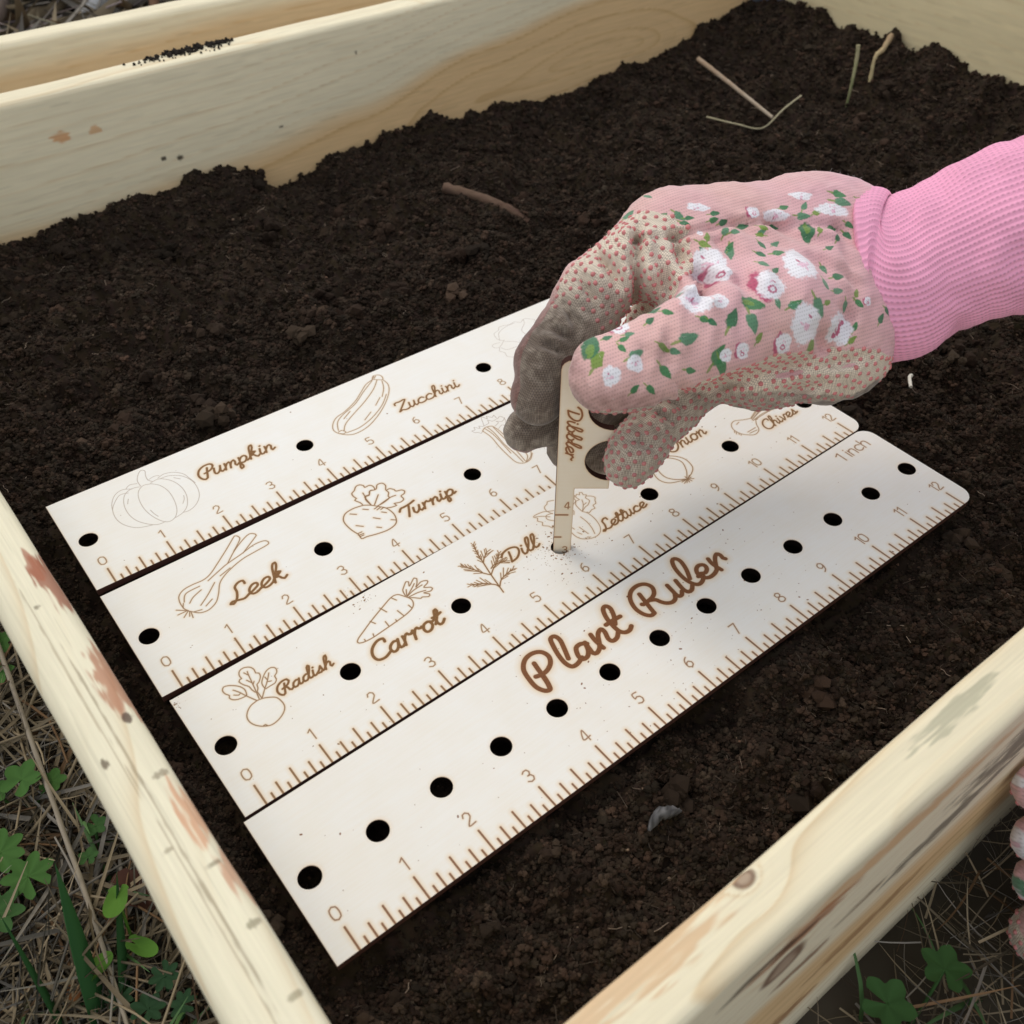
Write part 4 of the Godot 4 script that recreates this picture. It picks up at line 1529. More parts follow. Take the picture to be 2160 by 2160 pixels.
func floral_image() -> ImageTexture:
	var w := 1100
	var h := 660
	var sc := w / F_SIZE.x
	var data := PackedByteArray()
	data.resize(w * h * 3)
	var base := lin(Color(0.86, 0.70, 0.685))
	var rosy := lin(Color(0.865, 0.685, 0.72))
	var tone := fnoise(501, 1.0 / 160.0, 2)
	var rough := fnoise(502, 1.0 / 9.0, 2)
	var fab := PackedColorArray()
	fab.resize(w * h)
	for y in h:
		for x in w:
			var c := base.lerp(rosy, clampf((x / float(w) - 0.45) * 1.6 + tone.get_noise_2d(x, y) * 0.6, 0.0, 1.0))
			fab[y * w + x] = c
	var blob := func(cx: float, cy: float, rx: float, ry: float, an: float, col: Color, wob: float, sd: float, tip: float, alpha: float) -> void:
		# an uneven oval in pixels, pointed at one end if tip > 0
		var r := maxf(rx, ry) * 1.35
		for y in range(maxi(0, int(cy - r)), mini(h, int(cy + r) + 1)):
			for x in range(maxi(0, int(cx - r)), mini(w, int(cx + r) + 1)):
				var q := Vector2(x - cx, y - cy).rotated(-an)
				var ex := q.x / rx
				var ey := q.y / ry
				if tip > 0.0:
					ey /= maxf(0.05, 1.0 - tip * maxf(ex, -0.4))
				var th := atan2(ey, ex)
				var d := sqrt(ex * ex + ey * ey) + wob * sin(th * 5.0 + sd) * 0.5 + wob * sin(th * 3.0 + sd * 2.3) * 0.6 + rough.get_noise_2d(x, y) * 0.16
				if d < 1.0:
					var k := y * w + x
					fab[k] = fab[k].lerp(col, alpha * smoothstep(1.02, 0.80, d))
	var to_px := func(u: float, v: float) -> Vector2: return Vector2((u - F_LO.x) * sc, h - (v - F_LO.y) * sc)
	var white := lin(Color(0.915, 0.915, 0.94))
	var magenta := lin(Color(0.71, 0.30, 0.44))
	var blush := lin(Color(0.90, 0.72, 0.80))
	var greens := [lin(Color(0.20, 0.45, 0.31)), lin(Color(0.25, 0.50, 0.32)), lin(Color(0.47, 0.58, 0.28)), lin(Color(0.34, 0.54, 0.42))]
	var r2 := RandomNumberGenerator.new()
	r2.seed = 77
	for l in LEAVES:
		var q: Vector2 = to_px.call(l[0], l[1])
		var s: float = l[2] * sc * 1.32
		var col: Color = greens[r2.randi() % 4 if l[2] < 3.2 else (0 if r2.randf() < 0.6 else 1)]
		blob.call(q.x, q.y, s, s * 0.52, -deg_to_rad(l[3]), col, 0.05, r2.randf() * 6.0, 0.55, 0.95)
		if l[2] > 3.4:
			blob.call(q.x - cos(-deg_to_rad(l[3])) * s * 0.35, q.y - sin(-deg_to_rad(l[3])) * s * 0.35, s * 0.5, s * 0.25, -deg_to_rad(l[3]), greens[2], 0.1, 1.0, 0.2, 0.8)
		else:
			var e := q - Vector2.from_angle(-deg_to_rad(l[3])) * s * 1.2
			blob.call(e.x, e.y, s * 0.5, s * 0.14, -deg_to_rad(l[3]), greens[2], 0.05, 1.0, 0.0, 0.8)
	for f in ROSES:
		var q: Vector2 = to_px.call(f[0], f[1])
		var s: float = f[2] * sc * 1.28
		var kind: int = f[3]
		if kind == 1:
			blob.call(q.x - s * 0.28, q.y + s * 0.08, s * 1.12, s * 1.0, 0.4, magenta, 0.16, q.x, 0.0, 0.9)
		blob.call(q.x, q.y, s * (1.0 if kind != 3 else 1.5), s * (1.05 if kind != 3 else 0.6), 0.0 if kind != 3 else 0.1, white, 0.08, q.y, 0.0, 0.97)
		for k in 4:
			var d := Vector2.from_angle(r2.randf() * TAU) * s * r2.randf_range(0.1, 0.5)
			blob.call(q.x + d.x, q.y + d.y, s * 0.16, s * 0.07, r2.randf() * 3.0, blush if k < 3 else magenta, 0.1, k, 0.0, 0.8)
		if kind == 2:
			for k in 7:
				var t := k / 6.0
				blob.call(q.x + (t - 0.5) * s * 0.7 + sin(t * 6.0) * s * 0.12, q.y - (t - 0.5) * s * 0.9, s * 0.17, s * 0.15, 0.5, magenta, 0.1, k, 0.0, 0.9)
		elif kind == 1:
			for k in 9:
				var an := TAU * k / 9.0
				blob.call(q.x + cos(an) * s * 0.25, q.y + s * 0.35 + sin(an) * s * 0.2, s * 0.09, s * 0.08, 0.0, magenta, 0.1, k, 0.0, 0.85)
		else:
			blob.call(q.x + s * 0.05, q.y + s * 0.15, s * 0.2, s * 0.18, 0.0, blush, 0.2, 2.0, 0.0, 0.8)
	# woven twill: rows of tiny gaps on a slant
	for y in h:
		for x in w:
			var k := y * w + x
			var a := (x * 0.34 + y * 0.94) / 5.6
			var b := (x * 0.94 - y * 0.34) / 4.2
			var fa := a - floorf(a)
			var fb := b + 0.5 * fmod(floorf(a), 2.0)
			fb -= floorf(fb)
			var hole := smoothstep(0.34, 0.05, absf(fa - 0.5)) * smoothstep(0.42, 0.12, absf(fb - 0.5))
			var c := fab[k] * (1.0 - 0.26 * hole + 0.05 * rough.get_noise_2d(x * 3.0, y * 3.0))
			var at := k * 3
			data[at] = s8(c.r)
			data[at + 1] = s8(c.g)
			data[at + 2] = s8(c.b)
	return texture_of(data, w, h)


func weave_image(size: int, cell: int, deep: float, ribbed: bool) -> ImageTexture:
	var data := PackedByteArray()
	data.resize(size * size * 3)
	var nz := fnoise(540 + size + cell, 0.35, 2)
	for y in size:
		for x in size:
			var fx := fmod(x, cell) / cell - 0.5
			var fy := fmod(y, cell) / cell - 0.5
			var v := 1.0
			if ribbed:
				v = 1.0 - deep * smoothstep(0.20, 0.5, absf(fx)) * (0.55 + 0.45 * cos(fy * TAU))
			else:
				v = 1.0 - deep * smoothstep(0.16, 0.48, maxf(absf(fx), absf(fy))) * (0.5 + 0.5 * smoothstep(0.1, 0.5, minf(absf(fx), absf(fy))))
			v *= 1.0 + 0.16 * nz.get_noise_2d(x, y)
			var b := clampi(int(v * 250.0), 0, 255)
			var at := (y * size + x) * 3
			data[at] = b
			data[at + 1] = b
			data[at + 2] = b
	return texture_of(data, size, size)


var m_floral: StandardMaterial3D
var m_palm: StandardMaterial3D
var m_dots: StandardMaterial3D
var m_cuff: StandardMaterial3D


func glove_materials() -> void:
	var tex := floral_image()
	m_floral = vmat(0.9, 0.2)
	m_floral.albedo_texture = tex
	m_floral.texture_repeat = true
	m_floral.rim_enabled = true
	m_floral.rim = 0.5
	var weave := weave_image(256, 16, 0.36, false)
	m_palm = vmat(0.95, 0.15)
	m_palm.albedo_texture = weave
	m_palm.uv1_triplanar = true
	m_palm.uv1_scale = Vector3.ONE * (1.0 / (16 * 0.00075))
	m_palm.heightmap_enabled = true
	m_palm.heightmap_texture = weave
	m_palm.heightmap_scale = 0.02
	m_palm.rim_enabled = true
	m_palm.rim = 0.5
	m_dots = vmat(0.6, 0.4)
	var knit := weave_image(256, 32, 0.17, true)
	m_cuff = vmat(0.92, 0.2)
	m_cuff.albedo_color = Color(0.975, 0.69, 0.815)
	m_cuff.albedo_texture = knit
	m_cuff.texture_repeat = true
	m_cuff.heightmap_enabled = true
	m_cuff.heightmap_texture = knit
	m_cuff.heightmap_scale = 0.014
	m_cuff.rim_enabled = true
	m_cuff.rim = 0.6


func finish_glove(src: MB, parent: Node3D, called: String, label: String, dirt: Callable, off: Vector2, seed_dots: int) -> MeshInstance3D:
	# classify, print and split; dots are little domes of rubber on the palm side
	var g := PackedFloat32Array()
	g.resize(src.v.size())
	var grit := fnoise(560 + seed_dots, 1.0 / 0.0035, 2)
	for k in src.v.size():
		var p := src.v[k]
		var ws := 0.0
		var gs := 0.0
		for b in b_a.size():
			var d := bone_d(p, b)
			if d < 0.014:
				var w := exp(-maxf(d, -0.004) / 0.0022)
				ws += w
				var ab := b_b[b] - b_a[b]
				var out := (p - b_a[b] - ab * clampf((p - b_a[b]).dot(ab) / b_l2[b], 0.0, 1.0)).normalized()
				gs += w * (out.lerp(src.n[k], 0.25).dot(b_dir[b]) - b_thr[b])
		g[k] = gs / maxf(ws, 1e-9)
		var q := p - H0
		src.uv[k] = Vector2((q.dot(HX) * 1000.0 + off.x - F_LO.x) / F_SIZE.x, 1.0 - (q.dot(HY) * 1000.0 + off.y - F_LO.y) / F_SIZE.y)
		var soil_on: float = clampf(dirt.call(p) + grit.get_noise_3dv(p) * 0.28, 0.0, 1.0)
		var clean := Color.WHITE if g[k] > 0.0 else Color(0.74, 0.66, 0.54)
		src.c[k] = clean.lerp(Color(0.25, 0.185, 0.15) if g[k] > 0.0 else Color(0.22, 0.165, 0.14), soil_on)
	# white is kept on the print, raw cotton on the palm side: colour is a step at the seam, so set it again after the cut
	var parts := fabric_split(src, g)
	for s in 2:
		var m: MB = parts[s]
		for k in m.v.size():
			var soil_on: float = clampf(dirt.call(m.v[k]) + grit.get_noise_3dv(m.v[k]) * 0.28 * smoothstep(0.0, 0.15, dirt.call(m.v[k])), 0.0, 1.0)
			var clean := Color.WHITE if s == 0 else Color(0.93, 0.815, 0.67)
			m.c[k] = clean.lerp(Color(0.15, 0.108, 0.085) if s == 0 else Color(0.120, 0.087, 0.070), soil_on * 0.93)
	var root := put(called, parts[0].mesh(), m_floral, parent)
	root.set_meta("label", label)
	put("palm_fabric", parts[1].mesh(), m_palm, root)
	var dots := MB.new()
	var palm: MB = parts[1]
	var order := range(palm.v.size())
	order.sort_custom(func(a, b): return palm.v[a].dot(HX) < palm.v[b].dot(HX))
	var hash := {}
	var gap := 0.0033
	for k in order:
		var p: Vector3 = palm.v[k]
		var key := Vector3i((p / gap).floor())
		var ok := true
		for dx in [-1, 0, 1]:
			for dy in [-1, 0, 1]:
				for dz in [-1, 0, 1]:
					for o in hash.get(key + Vector3i(dx, dy, dz), []):
						if p.distance_to(o) < gap:
							ok = false
		if not ok:
			continue
		if not hash.has(key):
			hash[key] = []
		hash[key].append(p)
		var soil_on: float = dirt.call(p)
		if soil_on > 0.75:
			continue
		var nor: Vector3 = palm.n[k]
		var t1 := nor.cross(Vector3.UP if absf(nor.y) < 0.9 else Vector3.RIGHT).normalized()
		var t2 := nor.cross(t1)
		var col := Color(0.60, 0.215, 0.215).lerp(Color(0.25, 0.13, 0.12), clampf(soil_on * 0.9 + grit.get_noise_3dv(p * 1.7) * 0.2, 0.0, 1.0))
		var r := 0.00105
		var top := dots.p(p + nor * 0.00060, nor, Vector2.ZERO, col)
		var rings := []
		for ring in 2:
			var ids := []
			for j in 7:
				var an := TAU * j / 7.0
				var dir := t1 * cos(an) + t2 * sin(an)
				var rr := r * (0.62 if ring == 0 else 1.0)
				ids.append(dots.p(p + dir * rr + nor * (0.00045 if ring == 0 else -0.0002), (nor * (0.8 if ring == 0 else 0.15) + dir).normalized(), Vector2.ZERO, col))
			rings.append(ids)
		for j in 7:
			var l := (j + 1) % 7
			dots.t(top, rings[0][j], rings[0][l])
			dots.q(rings[0][j], rings[0][l], rings[1][l], rings[1][j])
	fuzz([parts[0], parts[1]], root, 5200, seed_dots)
	var dm := put("rubber_dots", dots.mesh(), m_dots, root)
	dm.set_meta("kind", "stuff")
	return root


func fuzz(from: Array, parent: Node3D, cnt: int, sd: int) -> void:
	# stray cotton fibres that stand off the cloth
	var r := RandomNumberGenerator.new()
	r.seed = sd
	var mb := MB.new()
	for k in cnt:
		var m: MB = from[k % from.size()]
		if m.v.is_empty():
			continue
		var j := r.randi() % m.v.size()
		var nor := m.n[j]
		var side := nor.cross(Vector3(r.randfn(), r.randfn(), r.randfn())).normalized()
		var long := r.randf_range(0.0008, 0.0021)
		var dir := (nor * r.randf_range(0.3, 1.0) + side * 0.7).normalized()
		var tip := m.v[j] + dir * long + side.cross(nor) * long * r.randf_range(-0.4, 0.4)
		var w := side.cross(dir).normalized() * 0.000035
		var col := Color(0.62, 0.50, 0.47).lerp(m.c[j], 0.5)
		var a := mb.p(m.v[j] - w, nor, Vector2(0.003, 0.003), col)
		var b := mb.p(m.v[j] + w, nor, Vector2(0.003, 0.003), col)
		mb.t(a, b, mb.p(tip, nor, Vector2(0.003, 0.003), col))
	var o := put("cotton_fuzz", mb.mesh(), vmat(0.95, 0.1), parent)
	o.set_meta("kind", "stuff")


func cuff(parent: Node3D, path: Array, radii: Array, squash: float, normal: Vector3) -> void:
	# ribbed knit tube with a rolled seam at the hand and an open end
	var mb := MB.new()
	var pts := spline3(path, 14)
	var cnt := pts.size()
	var sides := 480
	var ribs := 80
	var wav := fnoise(590, 60.0, 2)
	for k in cnt:
		var t := float(k) / (cnt - 1)
		var d := (pts[mini(k + 1, cnt - 1)] - pts[maxi(k - 1, 0)]).normalized()
		var s := normal.cross(d).normalized()
		var w := d.cross(s).normalized()
		var f := t * (radii.size() - 1)
		var k0 := mini(int(f), radii.size() - 2)
		var r0: float = lerpf(radii[k0], radii[k0 + 1], smoothstep(0.0, 1.0, f - k0))
		for j in sides + 1:
			var an := TAU * j / sides
			var rib := 0.00022 * cos(an * ribs) * smoothstep(0.0, 0.06, t)
			var dir := s * cos(an) + w * sin(an) * squash
			var r := r0 + rib + wav.get_noise_3dv(pts[k] + dir * 0.02) * 0.0016
			mb.p(pts[k] + dir * r, dir.normalized(), Vector2(float(j) / sides * ribs / 8.0, t * 8.5))
	for k in cnt - 1:
		for j in sides:
			var a := k * (sides + 1) + j
			mb.q(a, a + sides + 1, a + sides + 2, a + 1)
	var keep := mb.n.duplicate()
	mb.smooth()
	for k in cnt:
		var a := k * (sides + 1)
		var avg := (mb.n[a] + mb.n[a + sides]).normalized()
		mb.n[a] = avg
		mb.n[a + sides] = avg
	for k in keep.size():
		if mb.n[k].dot(keep[k]) < 0.0:
			mb.n[k] = -mb.n[k]
	# turned-in hem
	var base := (cnt - 1) * (sides + 1)
	var inner := []
	for j in sides + 1:
		var o := mb.v[base + j]
		inner.append(mb.p(o.lerp(pts[cnt - 1], 0.07) - (pts[cnt - 1] - pts[cnt - 2]).normalized() * 0.004, -mb.n[base + j], mb.uv[base + j]))
	for j in sides:
		mb.q(base + j, base + j + 1, inner[j + 1], inner[j])
	for k in mb.c.size():
		mb.c[k] = Color(0.9, 0.42, 0.62)
	fuzz([mb], parent, 3500, cnt)
	var worn := fnoise(595, 1.0 / 0.02, 3)
	for k in mb.c.size():
		mb.c[k] = Color.WHITE * (0.97 + 0.13 * worn.get_noise_3dv(mb.v[k]) + 0.05 * worn.get_noise_3dv(mb.v[k] * 9.0))
	put("knit_cuff", mb.mesh(), m_cuff, parent)


func thumb_dirt(u: float, v: float) -> float:
	return 0.55 * smoothstep(-37.0, -46.0, v) * smoothstep(5.0, -25.0, u) + 0.45 * smoothstep(-47.0, -54.0, u) + 0.35 * exp(-(pow((u + 24.0) / 8.0, 2.0) + pow((v + 27.0) / 4.0, 2.0)))


func finger_dirt(u: float, v: float, d: float) -> float:
	if v < -36.0 and u > -47.0:
		return 0.55 if d > -14.0 and u > -40.0 else 0.85
	if d < -10.0 and v < -30.0:
		return 0.85
	return clampf(0.06 + 0.80 * smoothstep(20.0, -38.0, v) * smoothstep(-24.0, -58.0, u) + 0.45 * smoothstep(-34.0, -46.0, v) * smoothstep(-50.0, -62.0, u) + 0.4 * smoothstep(12.0, -10.0, v) * smoothstep(-20.0, -40.0, u), 0.0, 1.0)


func make_person() -> void:
	glove_materials()
	wrinkle = fnoise(570, 1.0 / 0.016, 2)
	var who := thing("person", "person reaching in from the right in pink floral gardening gloves, gripping a dibbler", "person", Vector3(0.47, FOOT, 0.52))
	var back := who.position
	var holder := Node3D.new()

	# right hand, round the dibbler
	bones_clear()
	bone(hand(55.9, 29.9, -33.0), 0.0202, hand(50.3, -3.7, -24.0), 0.0201, 0, (HY).normalized(), -0.62)
	bone(hand(55.9, 29.9, -33.0), 0.0202, hand(41.8, 28.2, -30.0), 0.0204, 0, (HY).normalized(), -0.62)
	bone(hand(50.3, -3.7, -24.0), 0.0201, hand(37.8, -2.0, -16.0), 0.0215, 0, (HY).normalized(), -0.62)
	bone(hand(41.8, 28.2, -30.0), 0.0204, hand(37.8, -2.0, -16.0), 0.0215, 0, (HY).normalized(), -0.70)
	bone(hand(41.8, 28.2, -30.0), 0.0204, hand(10.3, 23.8, -24.0), 0.0186, 0, (HY).normalized(), -0.70)
	bone(hand(37.8, -2.0, -16.0), 0.0215, hand(8.7, -4.5, -8.0), 0.0200, 0, (HY).normalized(), -0.70)
	bone(hand(10.3, 23.8, -24.0), 0.0186, hand(8.7, -4.5, -8.0), 0.0200, 0, (HY).normalized(), -0.70)
	bone(hand(10.3, 23.8, -24.0), 0.0186, hand(-12.0, 23.7, -18.0), 0.0168, 0, (HY).normalized(), -0.30)
	bone(hand(8.7, -4.5, -8.0), 0.0200, hand(-12.0, 23.7, -18.0), 0.0168, 0, (HY * 0.7 + HX * 0.7).normalized(), -0.20)
	bone(hand(20.9, -20.9, -14.0), 0.0167, hand(51.4, -16.3, -20.0), 0.0184, 0, (HY).normalized(), -0.02)
	bone(hand(20.9, -20.9, -14.0), 0.0167, hand(8.7, -4.5, -8.0), 0.0200, 0, (HY).normalized(), -0.45)
	bone(hand(51.4, -16.3, -20.0), 0.0184, hand(50.3, -3.7, -24.0), 0.0201, 0, (HY).normalized(), -0.45)
	bone(hand(-28.8, 13.1, -0.0), 0.0101, hand(-17.6, 3.6, 1.0), 0.0077, 0, (HY).normalized(), 1.50)
	bone(hand(22.9, -6.4, 6.0), 0.0186, hand(-7.6, -18.7, 22.0), 0.0151, 1, (HY).normalized(), -0.80)
	bone(hand(-7.6, -18.7, 22.0), 0.0151, hand(-30.8, -31.4, 30.0), 0.0135, 1, (HY).normalized(), -0.90)
	bone(hand(-30.8, -31.4, 30.0), 0.0135, hand(-41.1, -34.0, 31.5), 0.0133, 1, (HY).normalized(), -0.93)
	bone(hand(-16.9, 21.7, -16.0), 0.0153, hand(-41.6, 1.4, -8.0), 0.0143, 2, (HY * 0.8 - HX * 0.45 - HZ * 0.4).normalized(), 0.62)
	bone(hand(-41.6, 1.4, -8.0), 0.0143, hand(-60.2, -25.0, -2.0), 0.0116, 2, (HY * 0.45 - HX * 0.85 - HZ * 0.2).normalized(), 0.62)
	bone(hand(-60.2, -25.0, -2.0), 0.0116, hand(-63.7, -37.8, -2.5), 0.0102, 2, (HY * 0.2 - HX * 0.95 - HZ * 0.1).normalized(), 0.62)
	bone(hand(-4.4, 7.8, -36.0), 0.0163, hand(-25.5, -26.7, -36.0), 0.0126, 3, (HY * 0.5 - HZ * 0.8).normalized(), 0.50)
	bone(hand(-25.5, -26.7, -36.0), 0.0126, hand(-45.7, -41.2, -21.0), 0.0101, 3, (-HZ * 0.8 - HY * 0.5).normalized(), 0.50)
	bone(hand(-45.7, -41.2, -21.0), 0.0101, hand(-68.2, -49.0, -16.0), 0.0084, 3, (-HZ * 0.6 - HY * 0.7).normalized(), 0.50)
	bone(hand(7.9, -3.0, -40.0), 0.0164, hand(-13.1, -35.6, -42.0), 0.0120, 4, (HY * 0.5 - HZ * 0.8).normalized(), 0.50)
	bone(hand(-13.1, -35.6, -42.0), 0.0120, hand(-35.5, -54.8, -31.0), 0.0098, 4, (-HZ * 0.8 - HY * 0.5).normalized(), 0.50)
	bone(hand(-35.5, -54.8, -31.0), 0.0098, hand(-51.0, -55.2, -25.0), 0.0086, 4, (-HZ * 0.6 - HY * 0.7).normalized(), 0.50)
	bone(hand(0.3, -26.0, -20.0), 0.0136, hand(-14.5, -41.2, -10.0), 0.0108, 5, (-HZ).normalized(), 0.50)
	bone(hand(-14.5, -41.2, -10.0), 0.0108, hand(-26.8, -56.9, -1.0), 0.0096, 5, (-HZ).normalized(), 0.45)
	bone(hand(-26.8, -56.9, -1.0), 0.0096, hand(-30.3, -62.4, -2.5), 0.0091, 5, (-HZ).normalized(), 0.45)
	crease(-35.6, 17.3, -18.5, 19.0, 1.3, 1.3, -20.0)
	crease(-20.2, 18.7, -4.8, 22.1, 1.5, 1.3, -20.0)
	crease(-7.4, 21.4, 10.6, 26.2, 1.3, 1.3, -20.0)
	crease(8.0, 25.6, 26.0, 26.8, 1.0, 1.3, -20.0)
	crease(22.6, 26.6, 55.2, 25.6, 0.8, 1.6, -20.0)
	crease(-27.1, 24.2, -29.1, 8.8, 3.2, 1.8, -20.0)
	crease(-29.1, 11.3, -26.7, -4.9, 3.0, 1.8, -20.0)
	crease(-18.5, -4.9, -9.1, -13.5, 1.2, 1.6, 0.0)
	crease(-13.4, 0.2, -1.4, -9.2, 1.3, 1.8, 0.0)
	crease(-6.5, 3.6, 8.9, -4.9, 1.0, 2.0, -10.0)
	crease(-25.4, -13.5, -27.9, -25.5, 0.5, 1.2, 8.0)
	crease(-15.1, -13.5, -18.5, -30.6, 0.6, 1.4, 6.0)
	crease(-7.4, -13.5, -11.7, -32.4, 0.7, 1.6, 6.0)
	crease(3.8, -8.4, 2.0, -27.2, 0.8, 2.0, 0.0)
	crease(12.3, -3.2, 15.8, -22.1, 0.7, 2.2, 0.0)
	crease(-1.4, 29.3, 22.6, 19.0, 0.9, 2.4, -20.0)
	crease(22.6, 24.2, 46.6, 15.6, 0.8, 2.2, -20.0)
	crease(43.2, 8.8, 54.5, 0.2, 0.9, 1.6, -20.0)
	crease(41.5, -6.7, 54.5, -10.1, 0.8, 1.6, -20.0)
	crease(44.9, 29.3, 52.6, 19.0, 1.0, 1.8, -20.0)
	crease(-19.4, 8.8, -16.5, -3.2, 1.8, 1.6, -20.0)
	crease(-33.9, -9.2, -27.9, -7.0, 1.3, 3.0, -30.0)
	crease(-29.7, -7.0, -17.7, -0.1, 2.6, 4.0, -30.0)
	crease(-14.2, 24.2, -11.7, 5.3, 1.6, 2.2, -20.0)
	crease(-9.1, 8.8, -3.1, -4.9, 2.2, 2.4, -20.0)
	crease(-4.8, -1.5, -13.4, -11.8, 1.8, 2.0, 0.0)
	crease(-1.4, 24.2, 6.3, 8.8, 1.3, 2.6, -20.0)
	crease(6.3, 8.8, 8.9, -13.5, 1.4, 2.8, -20.0)
	crease(-11.7, -15.2, -15.1, -32.4, 1.2, 2.2, 5.0)
	crease(-20.2, -16.9, -23.3, -35.8, 1.0, 2.0, 5.0)
	crease(-29.7, -20.4, -31.9, -40.9, 0.7, 1.8, 5.0)
	crease(-1.4, -11.8, -5.7, -30.6, 1.0, 2.6, 0.0)
	crease(-50.2, 8.8, -41.6, -6.7, 1.6, 1.6, -30.0)
	crease(-56.2, -1.5, -48.5, -15.2, 1.3, 1.4, -30.0)
	crease(-64.8, -18.6, -54.5, -23.8, 1.2, 1.3, -30.0)
	crease(-42.5, 15.6, -33.9, 1.9, 1.4, 1.6, -30.0)
	crease(-59.6, -13.5, -51.9, -18.6, 1.0, 1.2, -30.0)
	crease(15.8, -30.6, 36.3, -26.4, 1.3, 1.9, -20.0)
	crease(22.6, -36.6, 46.6, -31.5, 1.2, 1.8, -20.0)
	crease(-1.4, -34.9, 17.5, -30.6, 1.1, 1.6, -20.0)
	crease(36.3, -28.1, 58.6, -22.9, 1.0, 1.6, -20.0)
	crease(15.8, 31.0, 31.2, 22.5, 1.4, 2.2, -20.0)
	crease(32.9, 15.6, 43.2, 1.9, 0.9, 3.2, -20.0)
	crease(19.2, 8.8, 22.6, -11.8, 0.8, 3.2, -20.0)
	crease(48.3, 22.5, 51.7, -1.5, 0.9, 2.4, -20.0)
	crease(50.0, -1.5, 44.9, -20.4, 1.2, 2.4, -20.0)
	crease(29.5, -13.5, 48.3, -25.5, 1.0, 2.4, -20.0)
	crease(-21.9, -42.6, -13.4, -47.8, 1.3, 1.4, -30.0)
	crease(-30.5, -53.8, -20.2, -58.1, 1.0, 1.2, -30.0)
	crease(-18.5, -37.5, -9.1, -42.6, 1.2, 1.4, -30.0)
	wrinkle_amp = 0.0007
	var tip := hand(-63.7, -41.6, -3.0)
	var dirt := func(p: Vector3) -> float:
		var u := (p - H0).dot(HX) * 1000.0
		var v := (p - H0).dot(HY) * 1000.0
		return thumb_dirt(u, v) if (p - H0).dot(HZ) > 0.014 else finger_dirt(u, v, (p - H0).dot(HZ) * 1000.0)
	var sk := skin_of(0.0015, 0.004)
	var glove := finish_glove(sk, who, "glove", "gloved right hand closed on the dibbler", dirt, Vector2.ZERO, 1)
	glove.position = -back
	cuff(glove, [hand(66.0, 10.4, -29.0), hand(70.5, 10.9, -27.0), hand(76.9, 11.1, -24.0), hand(89.0, 17.0, -20.0), hand(107.4, 24.1, -13.0), hand(126.3, 29.0, -6.0)], [0.0325, 0.0368, 0.0362, 0.0328, 0.0314, 0.0298, 0.0290, 0.0300, 0.0308, 0.0316, 0.0322], 0.86, HZ)

	# left hand, resting against the outside of the near board
	bones_clear()
	bone(hand(95.4, -169.1, 47.0), 0.0076, hand(111.4, -169.5, 51.0), 0.0080, 2, (HY * 0.7 + HZ * 0.7).normalized(), -0.60)
	bone(hand(111.4, -169.5, 51.0), 0.0080, hand(136.1, -167.1, 43.0), 0.0088, 2, (HY * 0.7 + HZ * 0.7).normalized(), -0.6)
	bone(hand(99.9, -188.2, 39.0), 0.0081, hand(116.3, -188.4, 43.0), 0.0085, 3, (HY * 0.7 + HZ * 0.7).normalized(), -0.60)
	bone(hand(116.3, -188.4, 43.0), 0.0085, hand(141.5, -187.1, 35.0), 0.0093, 3, (HY * 0.7 + HZ * 0.7).normalized(), -0.6)
	bone(hand(142.8, -187.7, 33.0), 0.0140, hand(144.4, -169.8, 33.0), 0.0140, 0, HY, -0.8)
	bone(hand(101.5, -204.1, 34.0), 0.0073, hand(118.3, -204.2, 38.0), 0.0077, 4, (HY * 0.7 + HZ * 0.7).normalized(), -0.60)
	bone(hand(118.3, -204.2, 38.0), 0.0077, hand(143.7, -203.9, 30.0), 0.0084, 4, (HY * 0.7 + HZ * 0.7).normalized(), -0.6)
	bone(hand(145.0, -204.7, 28.0), 0.0140, hand(146.6, -188.5, 28.0), 0.0140, 0, HY, -0.8)
	bone(hand(108.4, -225.3, 27.0), 0.0107, hand(125.5, -225.2, 31.0), 0.0112, 5, (HY * 0.7 + HZ * 0.7).normalized(), 0.40)
	bone(hand(125.5, -225.2, 31.0), 0.0112, hand(151.4, -226.1, 23.0), 0.0123, 5, (HY * 0.7 + HZ * 0.7).normalized(), -0.6)
	bone(hand(152.7, -227.0, 21.0), 0.0140, hand(154.4, -205.6, 21.0), 0.0140, 0, HY, -0.8)
	bone(hand(131.1, -190.3, 42.0), 0.019, hand(172.4, -188.9, 32.0), 0.024, 0, HY, -0.8)
	bone(hand(131.1, -176.4, 42.0), 0.017, hand(172.4, -182.5, 32.0), 0.024, 0, HY, -0.8)
	wrinkle_amp = 0.0008
	var sk2 := skin_of(0.0018, 0.004)
	var dirt2 := func(p: Vector3) -> float:
		return clampf(0.25 + (0.0 - p.y) * 8.0, 0.1, 0.7)
	var glove2 := finish_glove(sk2, who, "glove", "gloved left hand resting against the near board", dirt2, Vector2(-62.0, 196.0), 2)
	glove2.position = -back
	cuff(glove2, [Vector3(0.2427, -0.0177, 0.1274), Vector3(0.2459, 0.0006, 0.1509), Vector3(0.2491, 0.0189, 0.1745), Vector3(0.2528, 0.0403, 0.2019)], [0.030, 0.029, 0.031, 0.034], 0.9, Vector3.UP)

	make_body(who, back)


